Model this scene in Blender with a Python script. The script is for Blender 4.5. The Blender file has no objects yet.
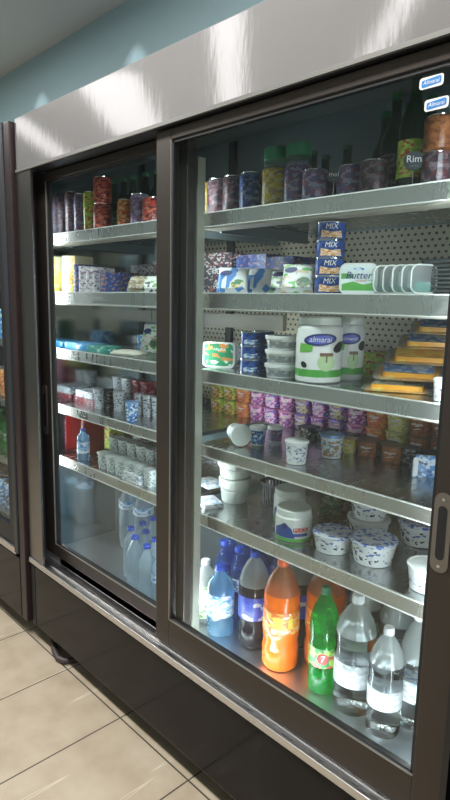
import bpy, bmesh, math, random
from mathutils import Vector, Matrix
random.seed(7)
C = bpy.context.scene.collection
PI = math.pi
# ------------------------------------------------------------------ camera maths
F = 590.0
RT = ((0.68917237, 0.13397221, -0.71210455), (0.72431456, -0.09991472, 0.68219166), (0.020245, -0.98593534, -0.16589649))
CZ = 1.36                                  # eye height above the floor; the door plane is y = 0, the eye is at y = -1
def ray(px, py):
    c = (px-225.0, py-400.0, F)
    return [sum(RT[i][k]*c[k] for k in range(3)) for i in range(3)]
def onD(px, py, D):                        # point at distance D in front of the eye
    r = ray(px, py); k = D/r[1]
    return Vector((r[0]*k, D-1, r[2]*k+CZ))
def onZ(px, py, z):                        # point on the level z
    r = ray(px, py); k = (z-CZ)/r[2]
    return Vector((r[0]*k, r[1]*k-1, z))
def depth(p):
    v = (p[0], p[1]+1, p[2]-CZ)
    return sum(RT[i][2]*v[i] for i in range(3))
# ------------------------------------------------------------------ materials
_m = {}
def mat(name, col, rough=0.5, metal=0.0, spec=0.5, emit=None, estr=0.0, coat=0.0):
    if name in _m: return _m[name]
    m = bpy.data.materials.new(name); m.use_nodes = True
    b = m.node_tree.nodes['Principled BSDF']
    b.inputs['Base Color'].default_value = (*col, 1)
    b.inputs['Roughness'].default_value = rough
    b.inputs['Metallic'].default_value = metal
    b.inputs['Specular IOR Level'].default_value = spec
    b.inputs['Coat Weight'].default_value = coat
    if emit:
        b.inputs['Emission Color'].default_value = (*emit, 1); b.inputs['Emission Strength'].default_value = estr
    _m[name] = m
    return m
def nd(m, t, **kw):
    n = m.node_tree.nodes.new(t)
    for k, v in kw.items(): setattr(n, k, v)
    return n
def lk(m, a, b): m.node_tree.links.new(a, b)
def ramp(m, stops, interp='LINEAR'):
    r = nd(m, 'ShaderNodeValToRGB'); e = r.color_ramp; e.interpolation = interp
    e.elements[0].position = stops[0][0]; e.elements[0].color = (*stops[0][1], 1)
    e.elements[1].position = stops[-1][0]; e.elements[1].color = (*stops[-1][1], 1)
    for p, c in stops[1:-1]:
        x = e.elements.new(p); x.color = (*c, 1)
    return r
def printed(name, cols, scale=30, rough=0.35, sz=(1, 1, 1), thr=None, metal=0.0):
    """printed artwork: patches of a few inks with hard edges"""
    if name in _m: return _m[name]
    m = mat(name, cols[0], rough, metal)
    b = m.node_tree.nodes['Principled BSDF']
    tc = nd(m, 'ShaderNodeTexCoord'); mp = nd(m, 'ShaderNodeMapping'); mp.inputs['Scale'].default_value = sz
    no = nd(m, 'ShaderNodeTexVoronoi', distance='CHEBYCHEV'); no.inputs['Scale'].default_value = scale*2.6
    mp.inputs['Scale'].default_value = (sz[0], sz[1], sz[2]*1.7); mp.inputs['Rotation'].default_value = (0, 0, .6)
    lk(m, tc.outputs['Object'], mp.inputs[0]); lk(m, mp.outputs[0], no.inputs['Vector'])
    se = nd(m, 'ShaderNodeSeparateColor'); lk(m, no.outputs['Color'], se.inputs[0])
    n = len(cols)
    if thr is None: thr = [0.0] + [0.46 + 0.16*i/max(1, n-2) for i in range(n-1)] if n > 2 else [0.0, 0.52]
    thr = [0.0] + [min(.97, (t-.5)*2.2+.5) for t in thr[1:]]
    r = ramp(m, [(thr[i], cols[i]) for i in range(n)], 'CONSTANT')
    lk(m, se.outputs[0], r.inputs[0]); lk(m, r.outputs[0], b.inputs['Base Color'])
    return m
def clear(name, tint, fres=1.45, rough=0.03, haze=0.0, hazecol=(1, 1, 1)):
    """thin clear sheet: lets light straight through, mirrors by Fresnel, optional milky haze"""
    if name in _m: return _m[name]
    m = bpy.data.materials.new(name); m.use_nodes = True
    nt = m.node_tree; nt.nodes.clear()
    out = nd(m, 'ShaderNodeOutputMaterial'); tr = nd(m, 'ShaderNodeBsdfTransparent'); gl = nd(m, 'ShaderNodeBsdfGlossy')
    tr.inputs[0].default_value = (*tint, 1); gl.inputs['Roughness'].default_value = rough
    ge = nd(m, 'ShaderNodeNewGeometry'); dt = nd(m, 'ShaderNodeVectorMath', operation='DOT_PRODUCT')
    lk(m, ge.outputs['Normal'], dt.inputs[0]); lk(m, ge.outputs['Incoming'], dt.inputs[1])
    def mth(op, a, b=None):
        n = nd(m, 'ShaderNodeMath', operation=op)
        for i, x in enumerate((a, b)):
            if x is None: continue
            if isinstance(x, (int, float)): n.inputs[i].default_value = x
            else: lk(m, x, n.inputs[i])
        return n.outputs[0]
    f0 = ((fres-1)/(fres+1))**2
    c1 = mth('SUBTRACT', 1.0, mth('ABSOLUTE', dt.outputs['Value']))
    fac = mth('ADD', mth('MULTIPLY', mth('POWER', c1, 5.0), 1-f0), f0)
    mx = nd(m, 'ShaderNodeMixShader'); lk(m, fac, mx.inputs[0])
    src = tr
    if haze > 0:
        df = nd(m, 'ShaderNodeBsdfDiffuse'); df.inputs[0].default_value = (*hazecol, 1)
        tl = nd(m, 'ShaderNodeBsdfTranslucent'); tl.inputs[0].default_value = (*hazecol, 1)
        m1 = nd(m, 'ShaderNodeMixShader'); m1.inputs[0].default_value = .5
        lk(m, df.outputs[0], m1.inputs[1]); lk(m, tl.outputs[0], m1.inputs[2])
        m2 = nd(m, 'ShaderNodeMixShader'); m2.inputs[0].default_value = haze
        lk(m, tr.outputs[0], m2.inputs[1]); lk(m, m1.outputs[0], m2.inputs[2]); src = m2
    lk(m, src.outputs[0], mx.inputs[1]); lk(m, gl.outputs[0], mx.inputs[2]); lk(m, mx.outputs[0], out.inputs[0])
    _m[name] = m
    return m
def steel(name, col, rough, streak=(2, 2, 60), amt=0.15, bump=0.05, dscale=6):
    if name in _m: return _m[name]
    m = mat(name, col, rough, 1.0)
    b = m.node_tree.nodes['Principled BSDF']
    tc = nd(m, 'ShaderNodeTexCoord'); mp = nd(m, 'ShaderNodeMapping'); mp.inputs['Scale'].default_value = streak
    no = nd(m, 'ShaderNodeTexNoise'); no.inputs['Scale'].default_value = dscale; no.inputs['Detail'].default_value = 4
    lk(m, tc.outputs['Object'], mp.inputs[0]); lk(m, mp.outputs[0], no.inputs['Vector'])
    mr = nd(m, 'ShaderNodeMapRange'); mr.inputs['To Min'].default_value = max(.02, rough-amt); mr.inputs['To Max'].default_value = rough+amt
    lk(m, no.outputs['Fac'], mr.inputs['Value']); lk(m, mr.outputs[0], b.inputs['Roughness'])
    bp = nd(m, 'ShaderNodeBump'); bp.inputs['Strength'].default_value = bump; bp.inputs['Distance'].default_value = .01
    lk(m, no.outputs['Fac'], bp.inputs['Height']); lk(m, bp.outputs[0], b.inputs['Normal'])
    return m
# ------------------------------------------------------------------ mesh building
def bm_box(bm, x0, x1, y0, y1, z0, z1):
    v = [bm.verts.new(p) for p in ((x0, y0, z0), (x1, y0, z0), (x1, y1, z0), (x0, y1, z0), (x0, y0, z1), (x1, y0, z1), (x1, y1, z1), (x0, y1, z1))]
    for f in ((3, 2, 1, 0), (4, 5, 6, 7), (0, 1, 5, 4), (1, 2, 6, 5), (2, 3, 7, 6), (3, 0, 4, 7)): bm.faces.new([v[i] for i in f])
def ring(z, wx, wy, r, n=5, cx=0, cy=0):
    r = min(r, wx/2, wy/2); pts = []
    for q, (sx, sy) in enumerate(((1, 1), (-1, 1), (-1, -1), (1, -1))):
        for k in range(n+1):
            a = (q + k/n)*PI/2
            pts.append((cx + sx*(wx/2-r) + r*math.cos(a), cy + sy*(wy/2-r) + r*math.sin(a), z))
    return pts
def bm_loft(bm, secs, n=5, cap0=True, cap1=True):
    """secs: (z, width_x, width_y, corner_radius[, cx, cy])"""
    prev = None; first = None
    for s in secs:
        rg = [bm.verts.new(p) for p in ring(s[0], s[1], s[2], s[3], n, *(s[4:6] if len(s) > 4 else (0, 0)))]
        if prev:
            L = len(rg)
            for i in range(L): bm.faces.new((prev[i], prev[(i+1) % L], rg[(i+1) % L], rg[i]))
        else: first = rg
        prev = rg
    if cap0: bm.faces.new(first[::-1])
    if cap1: bm.faces.new(prev)
def lathe(bm, prof, n=6, cap0=True, cap1=True, cx=0, cy=0):
    bm_loft(bm, [(z, 2*r, 2*r, r, cx, cy) for r, z in prof], n, cap0, cap1)
def bm_tube(bm, pts, r, n=8):
    prev = None; P = [Vector(p) for p in pts]
    for i, p in enumerate(P):
        d = (P[min(i+1, len(P)-1)] - P[max(i-1, 0)]).normalized()
        u = d.cross(Vector((0, 0, 1)));  u = u.normalized() if u.length > .05 else Vector((1, 0, 0))
        w = d.cross(u)
        rg = [bm.verts.new(p + (u*math.cos(a) + w*math.sin(a))*r) for a in [2*PI*k/n for k in range(n)]]
        if prev:
            for k in range(n): bm.faces.new((prev[k], prev[(k+1) % n], rg[(k+1) % n], rg[k]))
        else: bm.faces.new(rg[::-1])
        prev = rg
    bm.faces.new(prev)
def bend(p, r):                             # wrap a flat front (x, z) around a drum of radius r
    return Vector((r*math.sin(p[0]/r), -r*math.cos(p[0]/r), p[1])) if r else Vector((p[0], 0, p[1]))
def bm_patch(bm, outline, r=0, off=0.0, rings=4, cx=0, cz=0):
    """printed patch: filled outline in (x,z), wrapped on a drum of radius r or flat at y=-off"""
    if r:                                    # fine steps along the edge, so that the patch hugs the drum
        d_ = []
        for i in range(len(outline)):
            a, b = outline[i], outline[(i+1) % len(outline)]
            k_ = max(1, int(math.hypot(b[0]-a[0], b[1]-a[1])/.007))
            d_ += [(a[0]+(b[0]-a[0])*j/k_, a[1]+(b[1]-a[1])*j/k_) for j in range(k_)]
        outline = d_; rings = max(rings, 5)
    N = len(outline); rr = r+off if r else 0
    mx = sum(p[0] for p in outline)/N; mz = sum(p[1] for p in outline)/N
    def pt(x, z):
        b = bend((x+cx, z+cz), rr)
        if not r: b.y = -off
        return bm.verts.new(b)
    c = pt(mx, mz); prev = None
    for k in range(1, rings+1):
        t = k/rings
        rg = [pt(mx+(p[0]-mx)*t, mz+(p[1]-mz)*t) for p in outline]
        for i in range(N):
            j = (i+1) % N
            bm.faces.new((c, rg[i], rg[j]) if k == 1 else (prev[i], rg[i], rg[j], prev[j]))
        prev = rg
def ell(w, h, n=20, rot=0, cx=0, cz=0):
    return [(cx + w/2*math.cos(a)*math.cos(rot) - h/2*math.sin(a)*math.sin(rot), cz + w/2*math.cos(a)*math.sin(rot) + h/2*math.sin(a)*math.cos(rot)) for a in [2*PI*k/n for k in range(n)]]
def rrect(w, h, r=0.003, n=3):
    return [(x, y) for x, y, _ in ring(0, w, h, r, n)]
def finish(bm, name, m, smooth=True, angle=40):
    me = bpy.data.meshes.new(name)
    bmesh.ops.recalc_face_normals(bm, faces=bm.faces)
    bm.to_mesh(me); bm.free()
    if m: me.materials.append(m)
    if smooth:
        me.polygons.foreach_set('use_smooth', [True]*len(me.polygons))
        try: me.set_sharp_from_angle(angle=math.radians(angle))
        except Exception: pass
    return me
def text_mesh(txt, size, m, r=0, off=0.0, slant=0.0, cx=0, cz=0, ext=0.0):
    cu = bpy.data.curves.new('lettering', 'FONT'); cu.body = txt; cu.size = size; cu.align_x = 'CENTER'; cu.align_y = 'CENTER'; cu.shear = slant; cu.resolution_u = 2
    o = bpy.data.objects.new('lettering', cu); C.objects.link(o)
    bpy.context.view_layer.update()
    me = bpy.data.meshes.new_from_object(o.evaluated_get(bpy.context.evaluated_depsgraph_get()))
    C.objects.unlink(o); bpy.data.objects.remove(o); bpy.data.curves.remove(cu)
    for v in me.vertices:
        x, z = v.co.x+cx, v.co.y+cz
        b = bend((x, z), r+off if r else 0)
        if not r: b.y = -off
        v.co = b
    me.materials.clear(); me.materials.append(m)
    return me
# ------------------------------------------------------------------ objects
_used = {}
def link(name, me, parent=None, loc=(0, 0, 0), rz=0, label=None):
    o = bpy.data.objects.new(name, me); C.objects.link(o)
    o.location = loc; o.rotation_euler = (0, 0, rz)
    if parent: o.parent = parent
    if label: o['label'] = label
    return o
def part(name, bm, m, parent, label=None, smooth=True, angle=40):
    return link(name, finish(bm, name, m, smooth, angle), parent, label=label)
def thing(name, label, cat, loc=(0, 0, 0), rz=0, group=None, kind=None):
    o = bpy.data.objects.new(name, None); C.objects.link(o); o.empty_display_size = .05
    o.location = loc; o.rotation_euler = (0, 0, rz)
    tag(o, label, cat, group, kind); return o
def tag(o, label=None, cat=None, group=None, kind=None):
    for k, v in (('label', label), ('category', cat), ('group', group), ('kind', kind)):
        if v: o[k] = v
    return o
def struct(name, bm, m, smooth=False):
    o = link(name, finish(bm, name, m, smooth)); o['kind'] = 'structure'; return o
def B(*a):
    bm = bmesh.new(); bm_box(bm, *a); return bm
def cpart(key, name, build, m, parent, label=None):
    """a part whose mesh is shared by every copy of the same kind"""
    if key not in _used: _used[key] = finish(build(), name, m)
    return link(name, _used[key], parent, label=label)
# ------------------------------------------------------------------ palette
W = (0.80, 0.80, 0.78)
M_head = steel('brushed_steel_header', (.68, .67, .70), .09, (9, 9, 2.5), .03, .018, 6)
M_head.node_tree.nodes['Principled BSDF'].inputs['Metallic'].default_value = .8
M_sill = steel('worn_aluminium', (.66, .66, .67), .30, (3, 30, 30), .10, .02)
M_shelf = steel('shelf_steel', (.46, .48, .49), .26, (14, 4, 4), .06, .006)
M_rail = steel('shelf_edge_steel', (.60, .59, .57), .28, (5, 1, 1), .05, .0)
M_rail.node_tree.nodes['Principled BSDF'].inputs['Metallic'].default_value = .9
M_frame = mat('brown_anodised_aluminium', (.075, .064, .057), .38, .75)
M_bead = mat('pale_aluminium_bead', (.55, .56, .55), .3, .9)
M_gask = mat('black_rubber_gasket', (.012, .013, .015), .45)
M_black = mat('black_gloss_panel', (.013, .012, .013), .10, 0.0, .17)
M_trim = mat('dark_red_brown_trim', (.035, .024, .026), .35, .3)
M_nframe = mat('charcoal_frame', (.055, .06, .07), .4, .5)
M_glass = clear('door_glass', (.87, .92, .92), 1.52, .01)
M_edgehi = mat('painted_edge_highlight', (.9, .9, .88), .35, .2)  # near-white colour stands in for the metal highlight on shelf lips
M_led = mat('led_tube', (1, 1, 1), emit=(.92, .97, 1.0), estr=36)
M_ledb = mat('led_deck', (1, 1, 1), emit=(.88, .96, 1.0), estr=46)
M_chrome = mat('chrome', (.8, .8, .8), .15, 1.0)
M_white = mat('white_plastic', (.80, .81, .80), .35)
M_offw = mat('milky_plastic', (.70, .74, .70), .35)
M_lidclear = clear('clear_lid', (.85, .88, .88), 1.5, .08, .25)
M_pet = clear('clear_bottle_plastic', (.90, .94, .94), 1.5, .05, .06)
M_petfrost = clear('frosted_bottle_plastic', (.80, .83, .83), 1.5, .12, .42, (.78, .82, .82))
M_petor = clear('orange_frosted_plastic', (.95, .72, .55), 1.5, .08, .42, (.85, .42, .22))
M_petgreen = clear('green_bottle_plastic', (.05, .75, .18), 1.5, .05, .25, (.02, .62, .12))
M_petblue = clear('blue_bottle_plastic', (.50, .76, .92), 1.5, .05, .3, (.35, .65, .85))
M_glassgreen = clear('green_bottle_glass', (.20, .42, .28), 1.5, .03, .10, (.02, .22, .08))
M_txtw = mat('white_ink', (.85, .85, .85), .4)
M_txtn = mat('navy_ink', (.02, .03, .16), .4)
M_txtk = mat('black_ink', (.01, .01, .012), .4)
M_txtr = mat('red_ink', (.6, .03, .03), .4)
def liquid(name, col, rough=.05, trans=.0):
    m = mat(name, col, rough, 0, .6)
    m.node_tree.nodes['Principled BSDF'].inputs['Transmission Weight'].default_value = trans
    m.node_tree.nodes['Principled BSDF'].inputs['IOR'].default_value = 1.33
    return m
M_cola = liquid('cola', (.012, .010, .016))
M_orange = liquid('orange_drink', (.85, .15, .01), .1)
M_water = liquid('water_in_bottle', (.86, .90, .92), .0, 1.0)
# cream-grey lining with rows of round holes on the back wall
def perforated(name, col, hole, pitch=.021, size=.22):
    m = mat(name, col, .45, .2); b = m.node_tree.nodes['Principled BSDF']
    tc = nd(m, 'ShaderNodeTexCoord'); sp = nd(m, 'ShaderNodeSeparateXYZ'); lk(m, tc.outputs['Object'], sp.inputs[0])
    def mth(op, a, bv=None, cv=None):
        n = nd(m, 'ShaderNodeMath', operation=op)
        for i, x in enumerate((a, bv, cv)):
            if x is None: continue
            if isinstance(x, (int, float)): n.inputs[i].default_value = x
            else: lk(m, x, n.inputs[i])
        return n.outputs[0]
    zr = mth('DIVIDE', sp.outputs['Z'], pitch*.8)
    row = mth('FLOOR', zr); half = mth('MULTIPLY', mth('MODULO', row, 2.0), .5)
    fx = mth('SUBTRACT', mth('FRACT', mth('ADD', mth('DIVIDE', sp.outputs['X'], pitch), half)), .5)
    fz = mth('SUBTRACT', mth('FRACT', zr), .5)
    d = mth('SQRT', mth('ADD', mth('MULTIPLY', fx, fx), mth('MULTIPLY', fz, fz)))
    inside = mth('LESS_THAN', d, size)
    mx = nd(m, 'ShaderNodeMix', data_type='RGBA'); lk(m, inside, mx.inputs['Factor'])
    mx.inputs['A'].default_value = (*col, 1); mx.inputs['B'].default_value = (*hole, 1)
    lk(m, mx.outputs['Result'], b.inputs['Base Color'])
    return m
M_perf = perforated('perforated_steel', (.52, .47, .36), (.02, .02, .018))
M_liner = mat('liner_steel', (.20, .26, .28), .35, .35)
M_deck = steel('deck_steel', (.62, .65, .68), .38, (30, 2, 2), .08, .01, 14)
M_duct = mat('duct_panel', (.19, .22, .23), .35, .5)

# ================================================================== room
HZ = 2.80
def floor_mat():
    m = mat('beige_floor_tiles', (.55, .45, .33), .3, 0, .5); b = m.node_tree.nodes['Principled BSDF']
    tc = nd(m, 'ShaderNodeTexCoord'); mp = nd(m, 'ShaderNodeMapping')
    mp.inputs['Location'].default_value = (1.480, .030, 0)
    br = nd(m, 'ShaderNodeTexBrick', offset=0.0, squash=1.0)
    br.inputs['Scale'].default_value = 1; br.inputs['Brick Width'].default_value = .347; br.inputs['Row Height'].default_value = .62
    br.inputs['Mortar Size'].default_value = .0028; br.inputs['Mortar Smooth'].default_value = .2; br.inputs['Bias'].default_value = 0
    lk(m, tc.outputs['Object'], mp.inputs[0]); lk(m, mp.outputs[0], br.inputs['Vector'])
    no = nd(m, 'ShaderNodeTexNoise'); no.inputs['Scale'].default_value = 9; no.inputs['Detail'].default_value = 8
    lk(m, tc.outputs['Object'], no.inputs['Vector'])
    r = ramp(m, [(.25, (.375, .315, .235)), (.5, (.44, .375, .285)), (.8, (.50, .44, .345))])
    lk(m, no.outputs['Fac'], r.inputs[0])
    # thin pale veins
    mp2 = nd(m, 'ShaderNodeMapping'); mp2.inputs['Rotation'].default_value = (0, 0, -.55); mp2.inputs['Scale'].default_value = (16, 1.0, 1)
    lk(m, tc.outputs['Object'], mp2.inputs[0])
    n2 = nd(m, 'ShaderNodeTexNoise'); n2.inputs['Scale'].default_value = 1.3; n2.inputs['Detail'].default_value = 1
    lk(m, mp2.outputs[0], n2.inputs['Vector'])
    r2 = ramp(m, [(.655, (0, 0, 0)), (.672, (.45, .45, .45)), (.682, (0, 0, 0))])
    lk(m, n2.outputs['Fac'], r2.inputs[0])
    mv = nd(m, 'ShaderNodeMix', data_type='RGBA'); lk(m, r2.outputs[0], mv.inputs['Factor']); lk(m, r.outputs[0], mv.inputs['A']); mv.inputs['B'].default_value = (.78, .72, .62, 1)
    mx = nd(m, 'ShaderNodeMix', data_type='RGBA'); lk(m, br.outputs['Fac'], mx.inputs['Factor'])
    lk(m, mv.outputs['Result'], mx.inputs['A']); mx.inputs['B'].default_value = (.045, .038, .03, 1)
    lk(m, mx.outputs['Result'], b.inputs['Base Color'])
    rr = ramp(m, [(0, (.22, .22, .22)), (1, (.6, .6, .6))]); lk(m, br.outputs['Fac'], rr.inputs[0]); lk(m, rr.outputs[0], b.inputs['Roughness'])
    return m
XL, XR, YB, YF = -7.5, 3.0, .82, -2.9
struct('floor', B(XL, XR, YF, YB, -.1, 0), floor_mat())
M_ceil = mat('ceiling_paint', (.62, .62, .61), .7)
M_wall = mat('teal_wall_paint', (.35, .50, .55), .6)
M_wallf = mat('shop_wall_paint', (.42, .47, .47), .7)
struct('ceiling', B(XL, XR, YF, YB, HZ, HZ+.1), M_ceil)
struct('wall_back', B(XL, XR, YB, YB+.1, 0, HZ), M_wall)
struct('wall_front', B(XL, XR, YF-.1, YF, 0, HZ), M_wallf)
struct('wall_left', B(XL-.1, XL, YF, YB, 0, HZ), M_wallf)
struct('wall_right', B(XR, XR+.1, YF, YB, 0, HZ), M_wallf)
# slanting ceiling light panels of the shop
M_lamp = mat('ceiling_lamp_diffuser', (1, 1, 1), emit=(1, .985, .96), estr=.85)
def ceiling_lamp(x, y, w, l, rz, label, m=M_lamp):
    t = thing('ceiling_light', label, 'ceiling light', (x, y, HZ), rz, 'slanting ceiling lights')
    bm = bmesh.new()
    for a in ((-w/2-.03, w/2+.03, -l/2-.03, -l/2, -.03, 0), (-w/2-.03, w/2+.03, l/2, l/2+.03, -.03, 0), (-w/2-.03, -w/2, -l/2, l/2, -.03, 0), (w/2, w/2+.03, -l/2, l/2, -.03, 0)): bm_box(bm, *a)
    part('frame', bm, M_white, t, smooth=False)
    part('diffuser', B(-w/2, w/2, -l/2, l/2, -.02, -.005), m, t, smooth=False)
LL = 'long slanting ceiling light panel above the aisle, facing the steel header'
ceiling_lamp(-4.00, -1.78, .44, 1.5, -PI/4, LL)
ceiling_lamp(-2.86, -1.78, .17, 1.6, -PI/4, LL)
ceiling_lamp(-1.90, -2.0, .10, 1.6, -PI/4, LL)
ceiling_lamp(-5.35, -1.78, .22, 1.5, -PI/4, LL)

# ================================================================== refrigerator
FX0, FX1 = -2.105, -.400                    # outer width
fr = thing('display_refrigerator', 'wide two-door sliding glass display refrigerator with a brushed steel header over a black base', 'refrigerator', (0, 0, 0))
def fpart(name, boxes, m, label=None, par=fr, bev=0.0):
    bm = bmesh.new()
    for b in boxes: bm_box(bm, *b)
    o = part(name, bm, m, par, label, smooth=False)
    if bev:
        md = o.modifiers.new('edge', 'BEVEL'); md.width = bev; md.segments = 2; md.limit_method = 'ANGLE'
    return o
fpart('header', [(FX0, FX1, -.03, .02, 1.797, 1.972), (FX0, FX1, .02, .60, 1.955, 1.972)], M_head, 'brushed steel header panel with scratches', bev=.003)
fpart('header_lip', [(FX0, FX1, -.034, -.026, 1.791, 1.800)], mat('dark_lip', (.22, .22, .21), .4, .6))
fpart('track', [(FX0+.1, FX1, -.026, .10, 1.790, 1.8)], M_gask, 'dark upper sliding track')
fpart('side_trim', [(FX0, -1.998, -.03, -.022, .345, 1.80)], steel('side_steel', (.25, .24, .235), .30, (30, 6, 1), .05, .01), 'narrow grey steel side trim')
fpart('side_trim', [(-.412, FX1, -.028, .02, .345, 1.79)], M_gask)
fpart('cabinet_side', [(FX0, -2.082, .02, .70, .07, 1.955)], M_nframe)
fpart('cabinet_side', [(-.49, FX1, .03, .70, .07, 1.955)], M_nframe)
fpart('back_liner', [(-1.80, -.49, .56, .60, .66, 1.575)], M_perf, 'cream perforated back lining')
fpart('back_liner', [(-2.08, -1.80, .56, .60, .37, 1.95), (-1.80, -.49, .56, .60, 1.575, 1.95), (-1.80, -.49, .56, .60, .37, .66)], M_liner, 'plain grey back lining')
M_mirror = steel('polished_side_steel', (.55, .58, .58), .12, (4, 4, 4), .03, .005)
fpart('side_liner', [(-2.082, -2.074, .056, .56, .37, 1.95)], M_mirror, 'polished steel side lining')
fpart('side_liner', [(-.502, -.49, .05, .56, .37, 1.95)], M_mirror, 'polished steel side lining')
M_brail = mat('back_rail_paint', (.42, .39, .34), .4, .3)
for za, zb in ((1.430, 1.468), (1.262, 1.312), (.900, .935), (.69, .72)): fpart('back_rail', [(-2.07, -1.33, .54, .558, za, zb)], M_brail)
for xa in (-2.0, -1.62): fpart('slotted_upright', [(xa, xa+.03, .545, .559, .66, 1.92)], M_gask)
fpart('ceiling_liner', [(-2.08, -.49, .06, .56, 1.93, 1.95)], M_liner)
fpart('base_deck', [(-2.08, -.49, .03, .56, .345, .370)], M_deck, 'pale steel bottom deck')
fpart('duct_panel', [(-2.08, -.49, .345, .36, .370, .66)], M_duct, 'dark grey air duct panel at the lower back')
# sill with its ribs
fpart('sill', [(-2.0-.1, FX1, -.032, .10, .325, .345), (FX0+.13, FX1, .030, .036, .345, .372), (FX0+.13, FX1, -.010, -.004, .345, .352), (FX0, FX1, -.036, -.030, .330, .350)], M_sill, 'ribbed silver sill under the doors', bev=.0015)
fpart('kick_panel', [(FX0+.03, -.43, -.028, .0, .065, .322)], M_black, 'glossy black lower panel', bev=.004)
fpart('corner_post', [(FX0, FX0+.028, -.028, .02, .065, .325)], M_gask)
fpart('base_frame', [(FX0+.05, -.43, .01, .60, .065, .325)], M_gask)
for x in (-2.03, -.5):
    for y in (.12, .52):
        bm = bmesh.new(); lathe(bm, [(.028, 0), (.028, .012), (.014, .018), (.014, .07)]); bmesh.ops.translate(bm, verts=bm.verts, vec=(x, y, 0))
        part('foot', bm, M_gask, fr)
# centre upright between the two bays
fpart('centre_upright', [(-1.305, -1.228, .062, .088, .37, 1.73)], mat('upright_paint', (.36, .36, .30), .4, .3), 'pale grey centre upright')
# shelves
SZ = [1.589, 1.380, 1.170, .955, .750]
LIP = [.036, .043, .036, .033, .036]
def shelf(x0, x1, z, lip, back=.53):
    s = part('shelf', B(x0, x1, .092, back, z-.012, z), M_shelf, fr, smooth=False)
    pr = part('price_rail', B(x0, x1, .086, .092, z-lip, z+.001), M_rail, s, 'bright steel front edge', smooth=False)
    part('edge_highlight', B(x0, x1, .0845, .086, z-.0015, z+.001), M_edgehi, pr, smooth=False)  # thin pale strips paint the highlight along the lip's top and bottom edges
    part('edge_highlight', B(x0, x1, .0845, .086, z-lip, z-lip+.0018), M_edgehi, pr, smooth=False)
    bm = bmesh.new(); bm_box(bm, x0, x1, .092, .150, z-lip-.004, z-lip); bm_box(bm, x0, x1, .146, .150, z-lip, z-.012)
    part('front_stiffener', bm, mat('stiffener', (.50, .47, .40), .4, .3), s, smooth=False)
    for xx in (x0+.012, x1-.012): part('bracket', B(xx-.004, xx+.004, .152, back, z-.045, z-.0122), M_liner, s, smooth=False)
    if x0 < -1.8:
        part('back_stop', B(x0, x1, back-.006, back, z, z+.028), M_shelf, s, smooth=False)
for i, z in enumerate(SZ):
    shelf(-2.062, -1.345, z, LIP[i]); shelf(-1.245, -.522, z, LIP[i])
# LED tubes inside the cabinet
def led(x, y, z0, z1, r=.006):
    bm = bmesh.new(); lathe(bm, [(r, z0), (r, z1)], 3, cx=x, cy=y); part('led_tube', bm, M_led, fr, 'cool white light tube')
led(-2.062, .070, .42, 1.70); led(-1.266, .096, .42, 1.70, .004); led(-.507, .068, .42, 1.70); led(-1.318, .075, .42, 1.70)
bm = bmesh.new(); bm_box(bm, -1.215, -.52, .026, .036, .398, .408); part('led_tube', bm, M_ledb, fr, 'cool white light tube along the deck', smooth=False)
# doors
def door(x0, x1, y0, y1, z0, z1, sl, sr, st, sb, label, hx, hz0, hz1, pocket):
    d = fpart('sliding_door', [(x0, x0+sl, y0, y1, z0, z1), (x1-sr, x1, y0, y1, z0, z1), (x0+sl, x1-sr, y0, y1, z0, z0+sb), (x0+sl, x1-sr, y0, y1, z1-st, z1)], M_frame, label, bev=.002)
    ym = (y0+y1)/2
    fpart('glass_pane', [(x0+sl, x1-sr, ym-.003, ym+.003, z0+sb, z1-st)], M_glass, 'clear glass pane', par=d)
    b = .007
    fpart('gasket', [(x0+sl, x0+sl+b, y0+.004, ym-.003, z0+sb, z1-st), (x1-sr-b, x1-sr, y0+.004, ym-.003, z0+sb, z1-st), (x0+sl, x1-sr, y0+.004, ym-.003, z0+sb, z0+sb+b), (x0+sl, x1-sr, y0+.004, ym-.003, z1-st-b, z1-st)], M_gask, par=d)
    fpart('glazing_bead', [(x0+sl, x0+sl+.002, y0-.001, y0+.004, z0+sb, z1-st), (x0+sl, x1-sr, y0-.001, y0+.004, z0+sb, z0+sb+.002)], M_bead, par=d)
    # recessed pull: rounded plate, dark slot and two screws
    h = bmesh.new(); bm_patch(h, rrect(.034, hz1-hz0, .016, 5), 0, .0, 2, 0, 0)
    hp = link('handle', finish(h, 'handle', M_frame), d, (hx, y0-.0025, (hz0+hz1)/2), label='recessed pull handle')
    bm2 = bmesh.new()
    o = rrect(.034, hz1-hz0, .016, 5)
    for k in range(len(o)):
        a, c = o[k], o[(k+1) % len(o)]
        v = [bm2.verts.new(p) for p in ((a[0], 0, a[1]), (c[0], 0, c[1]), (c[0], .003, c[1]), (a[0], .003, a[1]))]; bm2.faces.new(v)
    bm_patch(bm2, rrect(.034, hz1-hz0, .016, 5), 0, 0, 2)
    hp.data = finish(bm2, 'handle', mat('handle_metal', (.24, .22, .20), .3, .8))
    s = bmesh.new(); bm_patch(s, rrect(.017, (hz1-hz0)*.68, .008, 5), 0, .0006, 2)
    bm_tube(s, [(0.0, -.002, (hz1-hz0)*.42), (0, .0, (hz1-hz0)*.42)], .0001, 4)
    for f in s.faces[:]: pass
    link('handle_slot', finish(s, 'handle_slot', M_gask), hp)
    for sg in (1, -1):
        w = bmesh.new(); bm_patch(w, ell(.006, .006, 10, 0, 0, sg*(hz1-hz0)*.42), 0, .0012, 2); link('screw', finish(w, 'screw', M_chrome), hp)
    return d
door(-1.3065, -.414, -.015, .012, .360, 1.787, .0615, .060, .028, .085, 'brown framed sliding glass door in the front track', -.456, .880, 1.030, True)
door(-2.100, -1.228, .026, .052, .373, 1.787, .098, .060, .028, .046, 'brown framed sliding glass door in the rear track', -2.050, .845, 1.035, False)
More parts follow.
